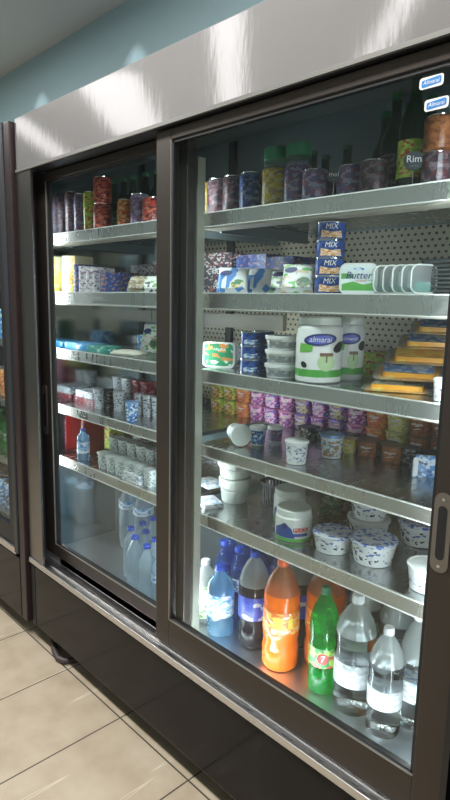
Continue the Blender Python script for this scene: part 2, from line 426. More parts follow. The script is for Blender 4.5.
# two brand stickers on the front glass
def sticker(px, py, D, n, lab):
    p = onD(px, py, D)
    s = thing('sticker', lab, 'sticker', (p.x, -.0055, p.z), 0, 'stickers on the front door glass')
    bm = bmesh.new(); bm_patch(bm, rrect(.044, .019, .005, 4), 0, 0, 2); part('backing', bm, M_txtw, s)
    o = rrect(.036, .012, .003, 4); o = [(x, z+.0015*math.sin(x*150)) for x, z in o]
    bm = bmesh.new(); bm_patch(bm, o, 0, .0004, 2); part('logo_field', bm, mat('logo_blue', (.03, .22, .60), .4), s)
    link('lettering', text_mesh('Almarai', .0095, M_txtw, 0, .0008, .2), s)
sticker(433, 82.5, 1.0, 0, 'small white and blue dairy sticker on the glass, the upper one')
sticker(438, 104.5, 1.0, 1, 'small white and blue dairy sticker on the glass, the lower one')

# ================================================================== product builders (origin at the base, front towards -y)
def facing(x, y): return math.atan2(-x, y+1)
def place_base(px, py, z, r):
    p = onZ(px, py, z); d = Vector((p.x, p.y+1, 0)).normalized()
    x, y = p.x + d.x*r, p.y + d.y*r
    if y-r < .099: x *= (1.099+r)/(1+y); y = .099+r
    return x, y
def cyl(x0, x1, yt, yb, z, D=None):
    """centre, radius and height of a drum that spans x0..x1 and yt..yb in the frame and stands on level z"""
    px = (x0+x1)/2; r = .04
    for _ in range(6):
        if D is None: x, y = place_base(px, yb, z, r)
        else: x, y = onD(px, yb, D).x, D-1
        r = (x1-x0)/2*depth((x, y, z+.05))/F
    if y-r < .099: k = (1+.099+r)/(1+y); x *= k; y = .099+r
    # top: far part of the rim reads highest below eye level
    h = onD(px, yt, 1+y + (r*.7 if D is None else 0)).z - z
    return x, y, r, min(max(h, .015), .158)
def can(lab, x, y, z, r, h, inks, group=None, top=None, name='drink_can', cat='can', scale=45, txt=None, rz=None):
    t = thing(name, lab, cat, (x, y, z), facing(x, y) if rz is None else rz, group)
    key = 'can_%s_%.3f_%.3f' % (inks, r, h)
    def body():
        bm = bmesh.new(); lathe(bm, [(r*.85, 0), (r, h*.05), (r, h*.92), (r*.86, h*.985), (r*.84, h)], 5, True, False); return bm
    cpart(key+'b', 'body', body, INK[inks], t)
    def lid():
        bm = bmesh.new(); lathe(bm, [(r*.86, h*.975), (r*.88, h), (r*.82, h), (r*.80, h*.98)], 5, False, True); return bm
    cpart(key+'l', 'lid', lid, top or M_chrome, t)
    if txt: link('lettering', text_mesh(txt, r*.9, M_txtw, r, .0006, 0, 0, h*.6), t)
    return t
def tub(lab, x, y, z, r, h, inks, lidm=None, group=None, name='yogurt_tub', cat='tub', rim=1.07, taper=.86, scale=1, lidh=.10, sx=1, band=(.16, .80), rz=None, txt=None):
    """tapered round or oval pot: body, printed label band, rimmed lid"""
    t = thing(name, lab, cat, (x, y, z), facing(x, y) if rz is None else rz, group)
    key = 'tub_%s_%.3f_%.3f_%.2f_%.2f_%.2f' % (inks, r, h, taper, sx, rim)
    hb = h*(1-lidh)
    rad = lambda f: r*(taper + (1-taper)*f)
    def sec(f, zz, k=1.0): q = rad(f)*k; return (zz, 2*q*sx, 2*q, q*min(1, 1))
    def body():
        bm = bmesh.new(); bm_loft(bm, [sec(0, 0, .93), sec(0, h*.02), sec(1, hb)], 5); return bm
    cpart(key+'b', 'body', body, M_white, t)
    def lab_():
        bm = bmesh.new(); bm_loft(bm, [sec(band[0], hb*band[0], 1.006), sec(band[1], hb*band[1], 1.006)], 5, False, False); return bm
    cpart(key+'p', 'label', lab_, INK[inks], t)
    def lid():
        bm = bmesh.new(); q = r*rim
        bm_loft(bm, [(hb-.001, 2*q*sx, 2*q, q), (h*.985, 2*q*sx, 2*q, q), (h, 2*q*sx*.97, 2*q*.97, q), (h, 2*q*sx*.9, 2*q*.9, q), (h*.975, 2*q*sx*.88, 2*q*.88, q)], 5); return bm
    cpart(key+'l'+(lidm.name if lidm else ''), 'lid', lid, lidm or M_white, t)
    if txt: link('lettering', text_mesh(txt[0], txt[1], txt[2], rad(.5), .0012, .2, 0, h*.5), t)
    return t
def carton(lab, x, y, z, w, d, h, inks, group=None, rz=0, name='carton', cat='carton', side=None, tilt=0, bev=.0015, txt=None, tsize=.02, tm=None):
    t = thing(name, lab, cat, (x, y, z), rz, group)
    if tilt: t.rotation_euler = (tilt, 0, rz)
    bm = bmesh.new(); bm_loft(bm, [(0, w, d, bev), (h, w, d, bev)], 2)
    part('box', bm, side or INK[inks], t)
    if side:
        bm = bmesh.new(); bm_patch(bm, rrect(w*.94, h*.92, .001, 2), 0, d/2+.0006, 2, 0, h/2); part('front_label', bm, INK[inks], t)
    if txt: link('lettering', text_mesh(txt, tsize, tm or M_txtw, 0, d/2+.0014, 0, 0, h*.55), t)
    return t
PETPROF = [(.62, 0), (.92, .012), (1, .04), (1, .20), (.93, .26), (1, .31), (1, .50), (.95, .53), (1, .60), (.97, .70), (.80, .80), (.50, .885), (.28, .93), (.26, .95)]
def bottle(lab, x, y, z, r, h, shell, liq, capm, labm=None, fill=.72, labz=(.32, .50), group=None, name='plastic_bottle', prof=PETPROF, capr=.30, rz=None, nk=None, lstrip=None):
    t = thing(name, lab, 'bottle', (x, y, z), facing(x, y) if rz is None else rz, group)
    key = 'bot_%s_%.3f_%.3f_%d' % (shell.name, r, h, len(prof))
    def R_(f):
        for (ra, za), (rb, zb) in zip(prof, prof[1:]):
            if za <= f <= zb: return ra + (rb-ra)*(f-za)/(zb-za)
        return prof[-1][0]
    fl = [p for p in prof if p[1] < fill] + [(R_(fill), fill)]
    lo = [p for p in prof if p[1] <= fill] + [(R_(fill), fill)]
    hi = [(R_(fill), fill)] + [p for p in prof if p[1] > fill]
    def sh():
        bm = bmesh.new(); lathe(bm, [(a*r, b*h) for a, b in (hi if liq else prof)], 6, not liq, True); return bm
    cpart(key+'s%.2f' % fill, 'neck' if liq else 'body', sh, shell, t)
    if liq:
        def lq():
            bm = bmesh.new(); lathe(bm, [(a*r, b*h) for a, b in lo], 6, True, True); return bm
        cpart(key+'q%s%.2f' % (liq.name, fill), 'body', lq, liq, t)
    def cp():
        bm = bmesh.new(); lathe(bm, [(capr*r, h*.935), (capr*r*1.04, h*.94), (capr*r, h*.99), (capr*r*.9, h)], 4); return bm
    cpart(key+'c'+capm.name, 'cap', cp, capm, t)
    if labm:
        def lb():
            bm = bmesh.new(); lathe(bm, [(r*1.012, h*labz[0]), (r*1.012, h*labz[1])], 6, False, False); return bm
        cpart(key+'l'+labm.name+'%.2f' % labz[0], 'label', lb, labm, t)
    return t
GLASSPROF = [(.9, 0), (1, .02), (1, .52), (.9, .60), (.45, .74), (.36, .80), (.36, .965)]
# inks
INK = {}
def ink(k, *cols, scale=38, rough=.35, sz=(1, 1, 1), thr=None, metal=0): INK[k] = printed('ink_'+k, list(cols), scale, rough, sz, thr, metal)
ink('yellow', (.60, .44, .05), (.40, .26, .10), (.62, .56, .28), scale=40)
ink('redcan', (.50, .06, .04), (.72, .20, .12), (.12, .02, .03), scale=40)
ink('darkcan', (.04, .03, .04), (.16, .12, .14), (.12, .03, .04), scale=45)
ink('bluecan', (.03, .07, .24), (.14, .20, .38), (.02, .03, .10), scale=45)
ink('purple', (.12, .09, .22), (.28, .26, .36), (.25, .08, .12), scale=45)
ink('orange', (.75, .22, .05), (.85, .55, .20), (.60, .08, .04), scale=40)
ink('cheese', (.08, .28, .72), (.85, .88, .88), (.80, .83, .82), scale=9, sz=(1.4, 1, .5))
ink('whitegreen', (.82, .84, .82), (.14, .50, .12), (.75, .55, .40), scale=30, thr=[0, .56, .64])
ink('whitepack', (.72, .74, .72), (.05, .06, .08), (.20, .42, .12), scale=26, thr=[0, .54, .62])
ink('darkbox', (.035, .035, .05), (.35, .08, .08), (.6, .58, .55), scale=55, thr=[0, .58, .64])
ink('navybox', (.03, .05, .18), (.45, .20, .08), (.12, .16, .35), scale=40, thr=[0, .56, .62])
ink('bluetin', (.03, .10, .42), (.02, .05, .2), scale=30, rough=.25)
ink('fish', (.80, .38, .12), (.85, .75, .6), (.55, .2, .05), scale=120, sz=(.5, 1, 1))
ink('butter', (.78, .86, .86), (.25, .60, .22), (.14, .42, .10), scale=10, sz=(.3, .3, 2.2), thr=[0, .60, .66])
ink('greentub', (.02, .26, .12), (.70, .75, .70), (.65, .25, .06), scale=24, thr=[0, .57, .64])
ink('lightblue', (.10, .38, .75), (.65, .80, .90), (.05, .20, .5), scale=26)
ink('sliced', (.90, .42, .03), (.88, .60, .12), (.80, .34, .02), scale=14)
ink('slicelabel', (.10, .28, .12), (.72, .78, .72), (.85, .55, .1), scale=40)
ink('blueslice', (.06, .16, .42), (.30, .42, .62), (.55, .62, .7), scale=32)
ink('pink', (.50, .08, .30), (.75, .45, .6), (.20, .05, .25), scale=45)
ink('magenta', (.42, .05, .28), (.12, .10, .42), (.70, .45, .62), scale=40)
ink('violet', (.16, .08, .36), (.40, .20, .50), (.65, .55, .15), scale=45)
ink('lime', (.35, .60, .06), (.65, .70, .15), (.55, .10, .05), scale=40)
ink('peach', (.70, .20, .06), (.75, .38, .10), (.65, .14, .08), scale=40)
ink('vanilla', (.62, .52, .13), (.45, .36, .10), (.68, .62, .3), scale=40)
ink('brown', (.26, .085, .025), (.33, .13, .05), (.15, .05, .02), scale=30)
ink('darkcup', (.03, .025, .03), (.2, .15, .12), (.5, .45, .4), scale=50, thr=[0, .58, .66])
ink('whitecup', (.76, .78, .80), (.12, .14, .24), (.45, .48, .55), scale=60, thr=[0, .54, .60])
ink('bluecup', (.10, .28, .62), (.72, .78, .84), (.03, .06, .2), scale=45)
ink('creamcup', (.70, .76, .80), (.15, .28, .45), (.45, .25, .12), scale=42, thr=[0, .55, .62])
ink('labneh', (.78, .80, .80), (.12, .18, .45), (.02, .02, .03), scale=48, thr=[0, .62, .67])
ink('labnehlid', (.66, .70, .76), (.05, .12, .48), (.25, .32, .55), scale=46, thr=[0, .56, .64])
ink('grey', (.45, .47, .48), (.25, .27, .28), scale=30)
ink('darkgreen', (.03, .12, .05), (.10, .22, .10), (.3, .3, .2), scale=35)
ink('yellowbox', (.85, .72, .16), (.92, .85, .55), (.75, .40, .10), scale=26, thr=[0, .5, .64])
ink('whitebox', (.70, .70, .70), (.45, .42, .48), (.25, .12, .2), scale=40)
ink('bluebox', (.05, .30, .62), (.10, .42, .75), (.5, .7, .85), scale=20, thr=[0, .5, .66])
ink('greenbox', (.03, .26, .22), (.08, .4, .3), (.5, .7, .65), scale=25, thr=[0, .5, .66])
ink('watercup', (.70, .76, .76), (.18, .26, .20), (.35, .40, .45), scale=60, thr=[0, .52, .6])
ink('reddark', (.30, .03, .04), (.1, .02, .04), (.5, .3, .3), scale=40)
ink('paper', (.68, .70, .72), (.25, .35, .5), (.4, .42, .44), scale=40, thr=[0, .58, .66])
ink('brownpack', (.22, .16, .10), (.42, .36, .22), (.5, .45, .4), scale=40)
ink('drinklabel', (.72, .80, .85), (.10, .30, .65), (.35, .55, .8), scale=30, thr=[0, .5, .6])
M_blueM = mat('blue_plastic', (.02, .08, .55), .35)
M_capw = mat('white_cap', (.72, .74, .76), .35)
M_green = mat('green_cap', (.02, .20, .09), .4)
M_greycap = mat('grey_green_lid', (.35, .42, .40), .4)
M_redM = mat('red_plastic', (.5, .04, .05), .4)

# ================================================================== RIGHT BAY, top shelf (above the eye)
z = SZ[0]+.0005
def hgt(px, py, D, zz): return onD(px, py, D).z-zz
def X(px, D, py=200): return onD(px, py, D).x
G = 'drink cans on the top shelf'
for px, yt, D, k, lab in ((206, 186, 1.19, 'yellow', 'yellow drink can beside the centre upright, front row of the top shelf'),
                          (224, 184, 1.18, 'darkcan', 'dark drink can next to the yellow one on the top shelf'),
                          (236, 182, 1.20, 'darkcan', 'dark drink can between two others, before the blue can'),
                          (241, 187, 1.30, 'redcan', 'dark red drink can set behind the dark ones on the top shelf'),
                          (253, 180, 1.19, 'bluecan', 'dark blue drink can beside the yellow jar on the top shelf'),
                          (317, 178, 1.17, 'purple', 'dark purple drink can to the side of the green-lidded jars'),
                          (329, 180, 1.20, 'darkcan', 'dark drink can under the first hanging tag'),
                          (352, 178, 1.18, 'purple', 'purple drink can before the tall glass bottles'),
                          (366, 176, 1.19, 'darkcan', 'dark drink can beside the purple one, near the glass bottles'),
                          (374, 170, 1.28, 'purple', 'purple drink can standing at the back among green bottles')):
    can(lab, X(px, D), D-1, z, .031, .105 if px < 300 else .075, k, G)
def jar(lab, px, D, k, h, r, lidm, zz, group=None, name='lidded_jar'):
    t = thing(name, lab, 'jar', (X(px, D), D-1, zz), facing(X(px, D), D-1), group)
    bm = bmesh.new(); lathe(bm, [(r*.92, 0), (r, .004), (r, h*.62), (r*.93, h*.66)], 6); part('body', bm, INK[k], t)
    bm = bmesh.new(); lathe(bm, [(r*.9, h*.66), (r*.9, h*.80)], 6, False, False); part('neck', bm, M_pet, t, 'clear neck')
    bm = bmesh.new(); lathe(bm, [(r*.88, h*.80), (r*.92, h*.81), (r*.92, h*.985), (r*.86, h)], 6); part('lid', bm, lidm, t, 'green lid')
jar('tall yellow jar with a green lid on the top shelf', 275, 1.17, 'yellow', .150, .034, M_green, z)
jar('tall purple printed jar with a green lid on the top shelf', 297, 1.17, 'purple', .148, .034, M_green, z)
def gbottle(lab, px, D, h, lm=None, r=.03, g='green glass bottles on the top shelf', zz=z, cap=M_green):
    return bottle(lab, X(px, D), D-1, zz, r, h, M_glassgreen, None, cap, lm, labz=(.12, .42), group=g, name='glass_bottle', prof=GLASSPROF, capr=.42)
gbottle('short green glass bottle beside the green-lidded jars', 311, 1.30, .165, INK['darkgreen'])
gbottle('green glass bottle behind the first tag on the top shelf', 325, 1.34, .175)
gbottle('small green glass bottle with a pale label behind the purple can', 345, 1.33, .17, INK['paper'])
gbottle('tall green glass bottle with a brown upper label, middle of the top shelf', 390, 1.20, .235, INK['darkcan'])
gbottle('tall plain green glass bottle behind the brown-labelled one', 381, 1.36, .24)
gbottle('tall green glass bottle with a round tag hung on its neck', 409, 1.18, .25, INK['lime'])
gbottle('slim green glass bottle with a yellow label beside the tagged bottle', 425, 1.24, .23, INK['yellow'])
gbottle('tall green glass bottle at the back behind the tagged bottle', 404, 1.37, .25)
for px, D, zz, k, lab in ((437, 1.15, z, 'darkcan', 'dark can at the end of the top shelf, lower of a pile'), (437, 1.15, z+.068, 'brown', 'brown can stacked on the dark can at the top shelf end'),
                          (452, 1.17, z, 'redcan', 'dark red can half hidden by the door frame, top shelf end')):
    can(lab, X(px, D, 170), D-1, zz, .03, .066, k, 'cans piled at the end of the top shelf')
def hang_tag(lab, px, py, D, r, txt, sz):
    p = onD(px, py, D)
    t = thing('shelf_tag', lab, 'tag', (p.x, p.y, SZ[0]+.0005), facing(p.x, p.y), 'round dark tags on the top shelf')
    hz = p.z-SZ[0]
    bm = bmesh.new(); bm_tube(bm, [(0, 0.002, 0), (0, .002, hz-r*.6)], .0012, 5); part('stem', bm, M_chrome, t)
    bm = bmesh.new(); bm_patch(bm, ell(2*r, 2*r*.9, 22), 0, 0, 1); o = ell(2*r, 2*r*.9, 22)
    for k in range(22):
        a, c = o[k], o[(k+1) % 22]; bm.faces.new([bm.verts.new(q) for q in ((a[0], 0, a[1]), (c[0], 0, c[1]), (c[0], .003, c[1]), (a[0], .003, a[1]))])
    bmesh.ops.translate(bm, verts=bm.verts, vec=(0, 0, hz)); part('disc', bm, mat('slate_tag', (.04, .05, .055), .4), t)
    link('lettering', text_mesh(txt, sz, M_txtw, 0, .001, 0, 0, hz+.003), t)
    link('lettering', text_mesh('______', sz*.25, M_txtw, 0, .001, 0, 0, hz-r*.4), t)
hang_tag('round dark tag reading Rim in front of a green bottle', 414, 161, 1.12, .020, 'Rim', .019)
hang_tag('round dark tag in front of the cans, half way along the shelf', 334, 176, 1.13, .016, 'mol', .015)

# second shelf
z = SZ[1]+.0005
def pack(lab, px, D, w, h, d, k, rz, tilt, zz, group=None, name='cheese_pack', cat='cheese pack', film=True, inset=None):
    """soft pillow pack lying back: body with sealed rim"""
    x = onD(px, 285, D).x
    t = thing(name, lab, cat, (x, D-1, zz+.001+.0035*abs(math.sin(tilt))), rz, group); t.rotation_euler = (tilt, 0, rz)
    bm = bmesh.new(); bm_loft(bm, [(0, w, .003, .001), (h*.05, w, .006, .002), (h*.12, w*.96, d, d*.4), (h*.88, w*.93, d, d*.4), (h*.95, w, .006, .002), (h, w, .003, .001)], 3)
    part('wrapper', bm, INK[k], t)
    if inset:
        bm = bmesh.new(); bm_patch(bm, ell(w*.42, h*.34, 16, .2, w*.18, h*.30), 0, d/2+.0008, 2); part('picture', bm, INK[inset], t)
        bm = bmesh.new(); bm_patch(bm, ell(w*.40, h*.20, 16, .15, -w*.22, h*.72), 0, d/2+.0008, 2); part('logo', bm, M_txtn, t)
    return t
fc = math.radians(32)
pack('blue and white cheese pack leaning beside the centre upright', 232, 1.15, .088, .072, .022, 'cheese', fc, -.35, z, inset='slicelabel')
pack('blue and white cheese pack leaning behind the first one', 252, 1.17, .075, .072, .020, 'cheese', fc, -.35, z)
pack('white cheese pack with cow marks, second shelf', 285, 1.18, .082, .066, .024, 'whitepack', fc, -.5, z, inset='whitegreen')
pack('white and green cheese pack leaning before the blue tin tower', 297, 1.13, .080, .076, .024, 'whitegreen', fc, -.45, z, inset='darkgreen')
for px, w, k, h, lab, tx in ((228, .17, 'darkbox', .125, 'dark red box with white lettering at the back of the second shelf', 'CTION'),
                          (262, .155, 'navybox', .115, 'navy box with brown pictures in the back row, second shelf', None),
                          (290, .13, 'navybox', .105, 'navy box at the end of the back row, by the tin tower', None)):
    carton(lab, onD(px, 270, 1.33).x, .33, z, w*.8, .10, h, k, 'boxes at the back of the second shelf', txt=tx, tsize=.026, rz=0)
def tin(lab, x, y, zz, r, h, k, group, pic=None, txt=None, name='tuna_tin'):
    t = thing(name, lab, 'tin', (x, y, zz), facing(x, y), group)
    key = 'tin_%s_%.3f_%.3f' % (k, r, h)
    def b():
        bm = bmesh.new(); lathe(bm, [(r*.97, 0), (r, .0015), (r*.975, .003), (r*.975, h-.003), (r, h-.0015), (r*.97, h)], 6); return bm
    cpart(key, 'can', b, INK[k], t)
    if pic:
        def q():
            bm = bmesh.new(); bm_patch(bm, [(-r*.75, h*.12), (r*.8, h*.12), (r*.7, h*.5), (r*.1, h*.42), (-r*.7, h*.55)], r, .0004, 3); return bm
        cpart(key+'p', 'picture', q, INK[pic], t)
    def rm():
        bm = bmesh.new(); lathe(bm, [(r*1.0, h-.0018), (r*1.005, h-.001), (r*1.0, h)], 6, False, False); lathe(bm, [(r*1.0, 0), (r*1.005, .001), (r*1.0, .0018)], 6, False, False); return bm
    cpart(key+'r', 'rim', rm, M_chrome, t)
    if txt: link('lettering', text_mesh(txt, h*.42, M_txtw, r, .001, .2, 0, h*.72), t)
    return t
tx, ty, tr, _ = cyl(314, 343, 276, 292, z, 1.15)
for i, w in enumerate(('lowest', 'second from the bottom', 'third from the bottom', 'topmost')):
    tin('blue tuna tin with a fish picture, %s in the tower of tins' % w, tx, ty, z+i*.0405, tr, .040, 'bluetin', 'blue tuna tins in a tower', 'fish', 'MIX')
bx = onD(358, 290, 1.13)
b = thing('butter_tub', 'white butter tub with green picture and navy Butter lettering, standing on edge', 'butter tub', (bx.x, .13, z), math.radians(22))
bm = bmesh.new(); bm_patch(bm, rrect(.080, .066, .014, 5), 0, .0, 3, 0, .033)
def slab(bm, w, h, r, y0, y1, cz):
    o = rrect(w, h, r, 5); n = len(o)
    f = [bm.verts.new((p[0], y0, p[1]+cz)) for p in o]; g = [bm.verts.new((p[0]*.94, y1, p[1]*.94+cz)) for p in o]
    bm.faces.new(f); bm.faces.new(g[::-1])
    for k in range(n): bm.faces.new((f[k], g[k], g[(k+1) % n], f[(k+1) % n]))
bm.free(); bm = bmesh.new(); slab(bm, .080, .066, .014, .005, .040, .0335); part('body', bm, M_offw, b)
bm = bmesh.new(); slab(bm, .084, .067, .015, -.004, .005, .0335); part('lid', bm, M_white, b)
bm = bmesh.new(); bm_patch(bm, rrect(.076, .059, .012, 5), 0, .0045, 3, 0, .0335); part('label', bm, INK['butter'], b)
bm = bmesh.new(); bm_patch(bm, [(-.036, -.026), (.036, -.026), (.036, -.008), (.012, -.013), (-.01, -.006), (-.036, -.012)], 0, .0049, 2, 0, .0335); part('picture', bm, mat('meadow_green', (.12, .42, .08), .4), b)
bm = bmesh.new(); bm_patch(bm, ell(.026, .007, 12, 0, 0, .054), 0, .0049, 2); part('logo', bm, INK['lightblue'], b)
link('lettering', text_mesh('Butter', .022, M_txtn, 0, .0054, .25, 0, .040), b)
link('lettering', text_mesh('unsalted', .007, M_txtr, 0, .0056, 0, .006, .029), b)
for i in range(5):
    x = onD(383+i*9.5, 285, 1.145).x
    t = thing('clear_pack', 'clear plastic pack on edge beside the butter, %s in its row' % ('first', 'second', 'third', 'fourth', 'fifth')[i], 'pack', (x, .155, z+.002), math.radians(62), 'clear plastic packs beside the butter')
    bm = bmesh.new(); slab(bm, .060, .060, .016, 0, .016, .030); part('shell', bm, M_lidclear, t)
    bm = bmesh.new(); bm_tube(bm, [(p[0], -.001, p[1]+.030) for p in rrect(.060, .058, .016, 5)]+[(.030, -.001, .030+.013)], .0017, 5); part('rim', bm, M_offw, t)
    bm = bmesh.new(); bm_patch(bm, rrect(.04, .02, .004, 2), 0, -.002, 2, 0, .014); part('label', bm, INK['greenbox'], t)
# dark slotted grille block at shelf end
bm = bmesh.new()
gx0 = onD(427, 285, 1.2).x; gx1 = -.54
for i in range(8): bm_box(bm, gx0, gx1, .17, .19, z+.006+i*.0085, z+.0105+i*.0085)
bm_box(bm, gx0, gx1, .19, .20, z, z+.075); bm_box(bm, gx0, gx0+.004, .17, .20, z, z+.075)
tag(part('wire_basket', bm, mat('dark_wire', (.06, .07, .07), .4, .4), None, smooth=False), 'small dark slatted basket at the end of the second shelf', 'basket')

# third shelf
z = SZ[2]+.0005
def S3(px): return 371.5+.13*(px-200)
x, y = place_base(219, 371, z, .03)
b = thing('spread_tub', 'green and white spread tub standing on edge by the centre upright', 'spread tub', (x, y-.02, z), math.radians(28))
bm = bmesh.new(); slab(bm, .092, .070, .014, .005, .050, .036); part('body', bm, M_white, b)
bm = bmesh.new(); slab(bm, .098, .073, .015, -.004, .005, .0366); part('lid', bm, M_white, b)
bm = bmesh.new(); bm_patch(bm, rrect(.088, .064, .012, 5), 0, .0045, 3, 0, .0366); part('label', bm, INK['greentub'], b)
link('lettering', text_mesh('ARLINA', .011, M_txtw, 0, .0052, 0, .004, .052), b)
x, y, r, h = cyl(237, 259, 332, 374, z)
for i, w in enumerate(('bottom', 'middle', 'top')):
    tin('blue tin beside the green spread tub, %s of three' % w, x, y+.01, z+i*.0365, r, .036, 'bluetin', 'blue tins on the third shelf', 'bluecup' if i != 1 else 'fish', None, 'food_tin')
for i, w in enumerate(('bottom', 'middle', 'top')):
    tin('blue tin tucked behind the white-lidded tubs, %s of the rear stack' % w, onD(263, 340, 1.22).x, .22, z+i*.0365, .032, .036, 'bluetin', 'blue tins on the third shelf', None, None, 'food_tin')
x, y, r, h = cyl(264, 297, 346, 381, z)
for i, w in enumerate(('bottom', 'middle', 'top')):
    tub('low clear tub with white lid, %s of the stack of three by the milk jar' % w, x, y, z+i*.0355, r/1.05, .035, 'grey', M_white, 'low tubs on the third shelf', 'cheese_tub', 'tub', 1.06, .88, lidh=.22, band=(.15, .75))
tub('red-lidded tub behind the stack of three low tubs', onD(283, 345, 1.32).x, .32, z, .036, .085, 'reddark', M_redM, None, 'spread_tub', 'tub')
def milk(lab, x0, x1, yt, yb, dy=0):
    x, y, r, h = cyl(x0, x1, yt, yb, z); y += dy
    t = thing('milk_jar', lab, 'milk jar', (x, y, z), facing(x, y)+.05, 'large white milk jars on the third shelf')
    bm = bmesh.new(); lathe(bm, [(r*.88, 0), (r*.98, .004), (r, .012), (r, h*.80), (r*.92, h*.86), (r*.84, h*.875)], 7); part('body', bm, M_white, t)
    bm = bmesh.new(); lathe(bm, [(r*.90, h*.875), (r*.93, h*.88), (r*.93, h*.975), (r*.86, h)], 7); part('lid', bm, M_offw, t, 'pale screw lid')
    bm = bmesh.new(); lathe(bm, [(r*1.006, h*.10), (r*1.006, h*.21)], 7, False, False); part('label', bm, mat('label_green', (.08, .38, .06), .4), t, 'green label band')
    bm = bmesh.new(); bm_patch(bm, ell(r*1.5, h*.18, 22, .08, 0, h*.66), r, .001, 4); part('logo', bm, M_txtn, t)
    bm = bmesh.new(); bm_patch(bm, ell(r*1.2, h*.12, 18, .08, 0, h*.66), r, .0016, 4); part('logo', bm, mat('logo_violet', (.10, .12, .55), .4), t)
    link('lettering', text_mesh('almarai', r*.34, M_txtw, r, .0022, .2, 0, h*.66), t)
    bm = bmesh.new(); bm_patch(bm, [(-r*1.0, h*.46), (-r*.35, h*.48), (-r*.30, h*.58), (-r*.95, h*.60)], r, .0009, 3); part('leaf_patch', bm, mat('leaf_green', (.16, .50, .07), .4), t)
    bm = bmesh.new(); bm_patch(bm, ell(r*.75, h*.15, 12, .4, r*.95, h*.55), r, .0009, 3); bm_patch(bm, ell(r*.35, h*.09, 12, -.5, -r*.72, h*.28), r, .0009, 3); part('cow_patch', bm, M_txtk, t)
    bm = bmesh.new(); bm_patch(bm, ell(r*.80, h*.26, 14, 0, r*.30, h*.32), r, .0009, 3); part('glass_picture', bm, mat('cream_ink', (.50, .66, .36), .4), t)
    bm = bmesh.new(); bm_patch(bm, rrect(r*.6, h*.05, .001, 2), r, .0013, 2, r*.3, h*.44); bm_patch(bm, rrect(r*.07, h*.10, .001, 2), r, .0013, 2, r*.3, h*.37); part('sign_picture', bm, mat('wood_ink', (.20, .10, .04), .4), t)
milk('large white milk jar with a cow label, fully visible in front', 294.5, 340, 311, 385)
milk('large white milk jar with a cow label, half behind the front jar', 332, 362, 312, 381)
# sliced cheese packs fanned over one another
SL = [(392, 385, 1.10), (402, 380, 1.14), (412, 375, 1.18), (423, 371, 1.22), (434, 366, 1.26)]
wd = ('front one', 'second one', 'third one', 'fourth one', 'rearmost one')
for i, (px, py, D) in enumerate(SL):
    p = onD(px, py, D)
    t = thing('sliced_cheese_pack', 'orange sliced cheese pack in the fanned row, %s' % wd[i], 'cheese pack', (p.x-.035, .185+i*.045, z+.001+i*.033), math.radians(28), 'fanned sliced cheese packs')
    t.rotation_euler = (math.radians(-17 if i else -4), 0, math.radians(26))
    t.rotation_euler.x = math.radians(14 if i else 0)
    bm = bmesh.new(); bm_loft(bm, [(0, .135, .095, .012), (.003, .135, .095, .012), (.004, .112, .078, .010), (.014, .108, .074, .008)], 4); part('cheese', bm, INK['sliced'], t, 'stacked orange slices')
    bm = bmesh.new(); bm_loft(bm, [(.0145, .110, .076, .010), (.0152, .110, .076, .010)], 4); bm_loft(bm, [(.0032, .150, .108, .014), (.0042, .150, .108, .014)], 4); part('film', bm, M_lidclear, t, 'clear film')
    bm = bmesh.new(); bm_loft(bm, [(.0156, .062, .042, .008, -.02, .012), (.0160, .062, .042, .008, -.02, .012)], 3); part('label', bm, INK['slicelabel' if i == 0 else 'blueslice'], t)
    if i: bm = bmesh.new(); bm_loft(bm, [(.0162, .108, .074, .008), (.0166, .108, .074, .008)], 3); part('printed_film', bm, INK['blueslice' if i != 2 else 'sliced'], t, 'blue printed film')
for i, (px, D, k, lab) in enumerate(((372, 1.31, 'lime', 'yellow-green soft pack lying behind the sliced cheese'), (386, 1.33, 'yellow', 'yellow soft pack standing behind the sliced cheese'), (396, 1.36, 'brownpack', 'brown pack at the back behind the sliced cheese'), (420, 1.38, 'blueslice', 'blue soft pack at the back by the cabinet side'))):
    pack(lab, px, D, .085, .07, .02, k, math.radians(25), -.5, z, name='soft_pack', cat='pack')
x, y, r, h = cyl(436, 452, 366, 394, z)
tub('small white cup behind the door frame, third shelf end', x, y, z, .022, .045, 'whitecup', M_white, None, 'yogurt_cup', 'cup')

